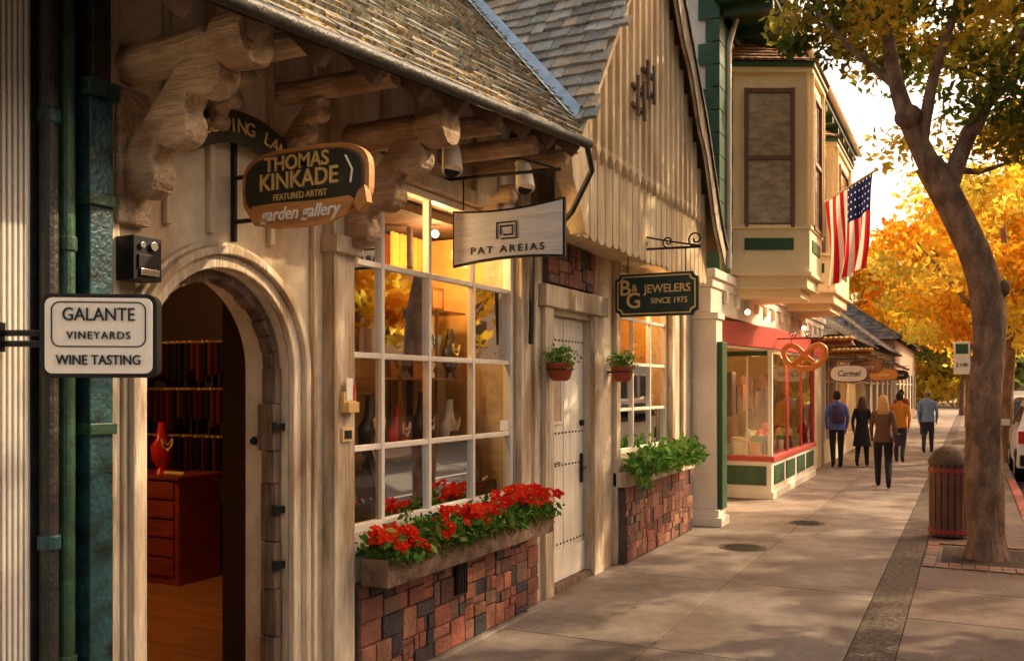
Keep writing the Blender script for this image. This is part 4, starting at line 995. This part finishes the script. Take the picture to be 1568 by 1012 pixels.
def car(loc,paint):
    e=empty('parked_car',loc); s=MB(); W=.90
    prof=[(-2.25,.35),(-2.32,.55),(-2.30,.98),(-2.10,1.08),(-1.95,1.58),(-1.6,1.72),(.2,1.70),(.55,1.62),(1.15,1.12),(2.05,.98),(2.25,.80),(2.28,.38)]
    ins=lambda z:(0.0 if z<1.05 else (z-1.05)*.30)
    ws=[-1,-.9,.9,1]
    vs=[];
    for k in ws:
        sh=.03 if abs(k)==1 else 0
        for y,z in prof: vs.append((k*(W-ins(z)),y*(1-sh*.6),z-(sh if z>1.2 else 0)))
    n=len(prof);fs=[]
    for i in range(3):
        for j in range(n): fs.append((i*n+j,i*n+(j+1)%n,(i+1)*n+(j+1)%n,(i+1)*n+j))
    fs.append(list(range(n))[::-1]); fs.append([3*n+j for j in range(n)])
    s.add(vs,fs,0)
    for sd in (-1,1):
        def P3(y,z,o=.006): return (sd*(W-ins(z)+o),y,z)
        s.add([P3(-1.75,1.14),P3(-.75,1.14),P3(-.75,1.58),P3(-1.62,1.58)],[(0,1,2,3)],1)
        s.add([P3(-.68,1.14),P3(.2,1.14),P3(.2,1.58),P3(-.68,1.58)],[(0,1,2,3)],1)
        s.add([P3(.27,1.14),P3(.95,1.14),P3(.5,1.55),P3(.27,1.58)],[(0,1,2,3)],1)
        for y in (-1.4,1.4):
            s.tube([(sd*(W-.2),y,.34),(sd*(W+.01),y,.34)],.36,20,4); s.tube([(sd*(W-.18),y,.34),(sd*(W+.02),y,.34)],.32,20,2); s.tube([(sd*(W+.0),y,.34),(sd*(W+.03),y,.34)],.19,12,3)
        s.box(min(sd*(W+.02),sd*(W+.2)),max(sd*(W+.02),sd*(W+.2)),.75,.87,1.1,1.24,0)
        s.box(min(sd*.62,sd*.88),max(sd*.62,sd*.88),-2.325,-2.2,.85,1.1,5)
        s.box(min(sd*.6,sd*.86),max(sd*.6,sd*.86),2.1,2.29,.68,.84,3)
    s.add([(-.70,-2.12,1.12),(.70,-2.12,1.12),(.60,-1.985,1.52),(-.60,-1.985,1.52)],[(0,1,2,3)],1)
    s.add([(-.74,1.17,1.14),(.74,1.17,1.14),(.64,.62,1.60),(-.64,.62,1.60)],[(0,1,2,3)],1)
    s.box(-.85,.85,-2.37,-2.28,.40,.62,4); s.box(-.25,.25,-2.335,-2.31,.70,.84,3)
    s.build('body',[paint,'car_glass','rubber','chrome','black_metal','tail_red'],e,local=True,bevel=.02,smooth=True)
car((5.09,23.4,-.15),'car_white'); car((5.2,29.8,-.15),'car_dark'); car((5.15,36.,-.15),'car_white')

# ---------------------------------------------------------------- people
def person(name,loc,h,rz,top,legs,hair,shoe=(.03,.025,.02),flip=1,long_hair=False,female=False,sleeve=True,coat=0.,bag=None,pack=None,stride=1.,cap=None,elbow=0.):
    skin=(.55,.32,.22); S=h/1.72
    e=empty(name,loc,rz); e.scale=(S,S,S)
    sh=.155 if female else .18; hp=.09
    f=flip; k=stride
    J=[(0,0,.95),(0,0,1.09),(0,0,1.24),(0,-.01,1.36),(0,-.012,1.45),(0,.008,1.52),(0,.02,1.60),
       (sh,-.01,1.395),(sh+.055,-.04-.07*f*k,1.13),(sh+.04,.06-.16*f*k+elbow,.90+elbow*.8),(sh+.035,.075-.17*f*k+elbow,.845+elbow),
       (-sh,-.01,1.395),(-sh-.055,-.04+.07*f*k,1.13),(-sh-.04,.06+.16*f*k,.90),(-sh-.035,.075+.17*f*k,.845)]
    Rr=[.125,.11,.125,.10,.06,.05,.055,.062,.043,.028,.028,.062,.043,.028,.028]
    Ed=[(0,1),(1,2),(2,3),(3,4),(4,5),(5,6),(3,7),(7,8),(8,9),(9,10),(3,11),(11,12),(12,13),(13,14)]
    def leg(sg,fwd):
        b=len(J)
        if fwd: pts=[(sg*hp,0,.88),(sg*hp,.13*k,.50),(sg*hp,.23*k,.10),(sg*hp,.25*k,.05),(sg*hp,.23*k+.17,.035)]
        else: pts=[(sg*hp,0,.88),(sg*hp,.0,.50),(sg*hp,-.30*k,.16),(sg*hp,-.30*k,.11),(sg*hp,-.30*k+.15,.035)]
        J.extend(pts); Rr.extend([.10,.072,.052,.045,.034]); Ed.extend([(0,b),(b,b+1),(b+1,b+2),(b+2,b+3),(b+3,b+4)])
        return b
    la=leg(1,f<0); lb=leg(-1,f>0)
    me=bpy.data.meshes.new('skel'); me.from_pydata(J,Ed,[]); o=bpy.data.objects.new('skel',me); COLL.objects.link(o)
    md=o.modifiers.new('skin','SKIN'); md.use_smooth_shade=True
    for i,sv in enumerate(me.skin_vertices[0].data): sv.radius=(Rr[i],Rr[i]); sv.use_root=(i==0)
    sb=o.modifiers.new('s','SUBSURF'); sb.levels=2
    dg=bpy.context.evaluated_depsgraph_get(); nm=bpy.data.meshes.new_from_object(o.evaluated_get(dg)); bpy.data.objects.remove(o)
    JV=[Vector(j) for j in J]
    def kind(i):
        a,b=Ed[i]
        if (a,b) in ((4,5),(5,6)): return skin
        if (a,b) in ((9,10),(13,14)): return skin
        if not sleeve and (a,b) in ((8,9),(12,13)): return skin
        if a in (la+2,la+3,lb+2,lb+3): return shoe
        if a>=la or b in (la,lb): return legs
        return top
    at=nm.color_attributes.new('Col','FLOAT_COLOR','CORNER')
    for p in nm.polygons:
        c=p.center; best=9;bi=0
        for i,(a,b) in enumerate(Ed):
            A=JV[a];d=JV[b]-A; t_=max(0,min(1,(c-A).dot(d)/max(d.length_squared,1e-9))); ds=(A+d*t_-c).length-(Rr[a]*.5)
            if ds<best: best=ds;bi=i
        col=kind(bi)
        if c.z<.93 and abs(c.x)<.16 and col==top: col=legs
        for li in p.loop_indices: at.data[li].color=(*col,1)
        p.use_smooth=True
    nm.materials.clear(); nm.materials.append(M['vc_cloth']); bo=bpy.data.objects.new('body',nm); COLL.objects.link(bo); bo.parent=e
    s=MB()
    hem=.86-coat
    wv=.135 if female else .155; ww=.12 if female else .15
    ring_=[(0,0,hem,wv+.045+coat*.12,.125+coat*.15),(0,0,.95,wv+.025,.13),(0,0,1.10,ww+.01,.115),(0,.0,1.25,wv+.02,.125),(0,-.01,1.35,sh+.015,.105),(0,-.012,1.405,sh-.02,.08),(0,-.012,1.45,.075,.068),(0,-.01,1.475,.062,.06)]
    s.loft(ring_,20,0,top)
    for wi,pi_,sg in ((9,10,1),(13,14,-1)):
        W_=JV[wi];Pm=JV[pi_]; d=(Pm-W_).normalized(); 
        s.sphere(Pm+d*.01,(.016,.036,.045),0,skin,seg=8,rings=6)
        for q in range(4):
            y=-.027+q*.018; b0=Pm+V(0,y,0)+d*.035; L_=(.062,.075,.07,.052)[q]
            s.tube([b0,b0+d*L_*.5+V(-sg*.004,0,0),b0+d*L_+V(-sg*.02,.004,0)],[.0095,.0088,.006],6,0,skin)
        b0=Pm+V(0,.03,.01); s.tube([b0,b0+V(-sg*.01,.02,-.03),b0+V(-sg*.014,.022,-.055)],[.011,.010,.007],6,0,skin)
    hc=V(0,.025,1.615)
    s.sphere(hc,(.073,.092,.112),0,skin,seg=20,rings=14); s.sphere(hc+V(0,.025,-.06),(.05,.06,.05),0,skin)
    s.tube([hc+V(0,.088,.015),hc+V(0,.115,-.022),hc+V(0,.092,-.03)],[.008,.014,.009],8,0,skin)
    for sg in (-1,1):
        s.sphere(hc+V(sg*.074,-.005,-.01),(.012,.02,.032),0,skin,seg=8,rings=6)
        s.sphere(hc+V(sg*.03,.080,.008),(.013,.010,.008),0,(.8,.78,.75),seg=8,rings=6); s.sphere(hc+V(sg*.03,.088,.008),(.005,.004,.005),0,(.05,.03,.02),seg=6,rings=5)
        s.box(hc.x+sg*.03-.016,hc.x+sg*.03+.016,hc.y+.082,hc.y+.09,hc.z+.026,hc.z+.031,0,hair)
    s.sphere(hc+V(0,.086,-.055),(.024,.008,.007),0,(.45,.15,.12),seg=8,rings=5)
    s.sphere(hc+V(0,-.012,.012),(.086,.102,.118),0,hair,seg=22,rings=16,keep=lambda c_:not(c_.y>hc.y+.03 and c_.z<hc.z+.05) and c_.z>hc.z-.085)
    if long_hair:
        s.loft([(0,-.06,1.36,.075,.035),(0,-.075,1.40,.10,.045),(0,-.065,1.47,.105,.055),(0,-.045,1.55,.098,.07),(0,-.02,1.64,.088,.085),(0,-.01,1.71,.05,.05)],16,0,hair)
    if cap: s.sphere(hc+V(0,0,.04),(.092,.11,.09),0,cap,keep=lambda c_:c_.z>hc.z+.03); s.box(-.06,.06,hc.y+.09,hc.y+.17,hc.z+.055,hc.z+.065,0,cap)
    if bag:
        x=sh+.09; s.box(x-.045,x+.055,-.16,.12,.80,1.02,0,bag); s.tube([(x,-.1,1.02),(sh*.9,-.05,1.25),(sh*.75,-.02,1.45),(sh*.9,.03,1.25),(x,.08,1.02)],.012,6,0,bag)
    if pack:
        s.loft([(0,-.19,1.0,.13,.06),(0,-.20,1.05,.15,.085),(0,-.20,1.25,.145,.085),(0,-.18,1.38,.11,.06),(0,-.16,1.42,.06,.03)],16,0,pack)
        for sg in (-1,1): s.tube([(sg*.1,-.13,1.02),(sg*.13,.06,1.1),(sg*.12,.12,1.28),(sg*.11,.03,1.45),(sg*.10,-.12,1.38)],.016,6,0,pack)
    s.build('clothing_and_head',['vc_cloth'],e,local=True,smooth=True)
    return e
person('walking_woman',(1.92,17.97,0),1.68,.08,(.12,.06,.035),(.015,.015,.018),(.50,.28,.10),flip=1,long_hair=True,female=True,bag=(.04,.03,.04),stride=1.1)
person('walking_woman',(1.10,22.6,0),1.60,-.05,(.02,.018,.018),(.02,.018,.02),(.10,.05,.03),flip=-1,long_hair=True,female=True,coat=.35,stride=.7)
person('walking_man',(.62,22.0,0),1.74,.25,(.12,.16,.50),(.02,.02,.025),(.03,.02,.015),flip=-1,pack=(.06,.04,.10),stride=.4)
person('walking_man',(1.80,24.2,0),1.70,-.05,(.75,.30,.03),(.05,.055,.07),(.06,.04,.02),flip=1,stride=.8)
person('walking_man',(2.28,28.1,0),1.74,.0,(.20,.34,.62),(.04,.05,.09),(.2,.15,.1),flip=-1,stride=.8,cap=(.4,.28,.15))
person('walking_man',(1.3,33.,0),1.74,.0,(.5,.1,.06),(.04,.05,.09),(.05,.03,.02),flip=1,stride=.8)
person('walking_woman',(1.75,39.,0),1.66,3.1,(.6,.55,.45),(.05,.06,.12),(.2,.12,.05),flip=-1,stride=.8,long_hair=True,female=True)

# ---------------------------------------------------------------- light, sky, camera
az=math.radians(44); el=math.radians(33)
Ld=V(math.sin(az)*math.cos(el),math.cos(az)*math.cos(el),math.sin(el))
sun=bpy.data.lights.new('sun','SUN'); sun.energy=5.; sun.angle=math.radians(.6); sun.color=(1,.79,.50)
so_=bpy.data.objects.new('sun',sun); COLL.objects.link(so_); so_.rotation_euler=(-Ld).to_track_quat('-Z','Y').to_euler(); so_.location=(20,30,30)
wd=bpy.data.worlds.new('World'); sc.world=wd; wd.use_nodes=True; nt=wd.node_tree
bgn=nt.nodes['Background']; sky=nt.nodes.new('ShaderNodeTexSky'); sky.sky_type='NISHITA'; sky.sun_disc=False
sky.sun_elevation=el; sky.sun_rotation=az; sky.dust_density=7.; sky.air_density=1.; sky.ozone_density=.5
vm=nt.nodes.new('ShaderNodeVectorMath'); vm.operation='MULTIPLY'; vm.inputs[1].default_value=(2.6,2.15,1.75)
nt.links.new(sky.outputs[0],vm.inputs[0]); nt.links.new(vm.outputs[0],bgn.inputs[0]); bgn.inputs[1].default_value=.15
cam=bpy.data.cameras.new('camera'); co=bpy.data.objects.new('camera',cam); COLL.objects.link(co)
co.location=(3.335,0,1.85); co.rotation_euler=(math.pi/2,0,math.atan(701/1400)); cam.sensor_width=36; cam.lens=1400/1568*36; cam.shift_y=86/1568; cam.clip_end=1500; cam.clip_start=.05
sc.camera=co
sc.view_settings.view_transform='Standard'; sc.view_settings.look='None'; sc.view_settings.exposure=0
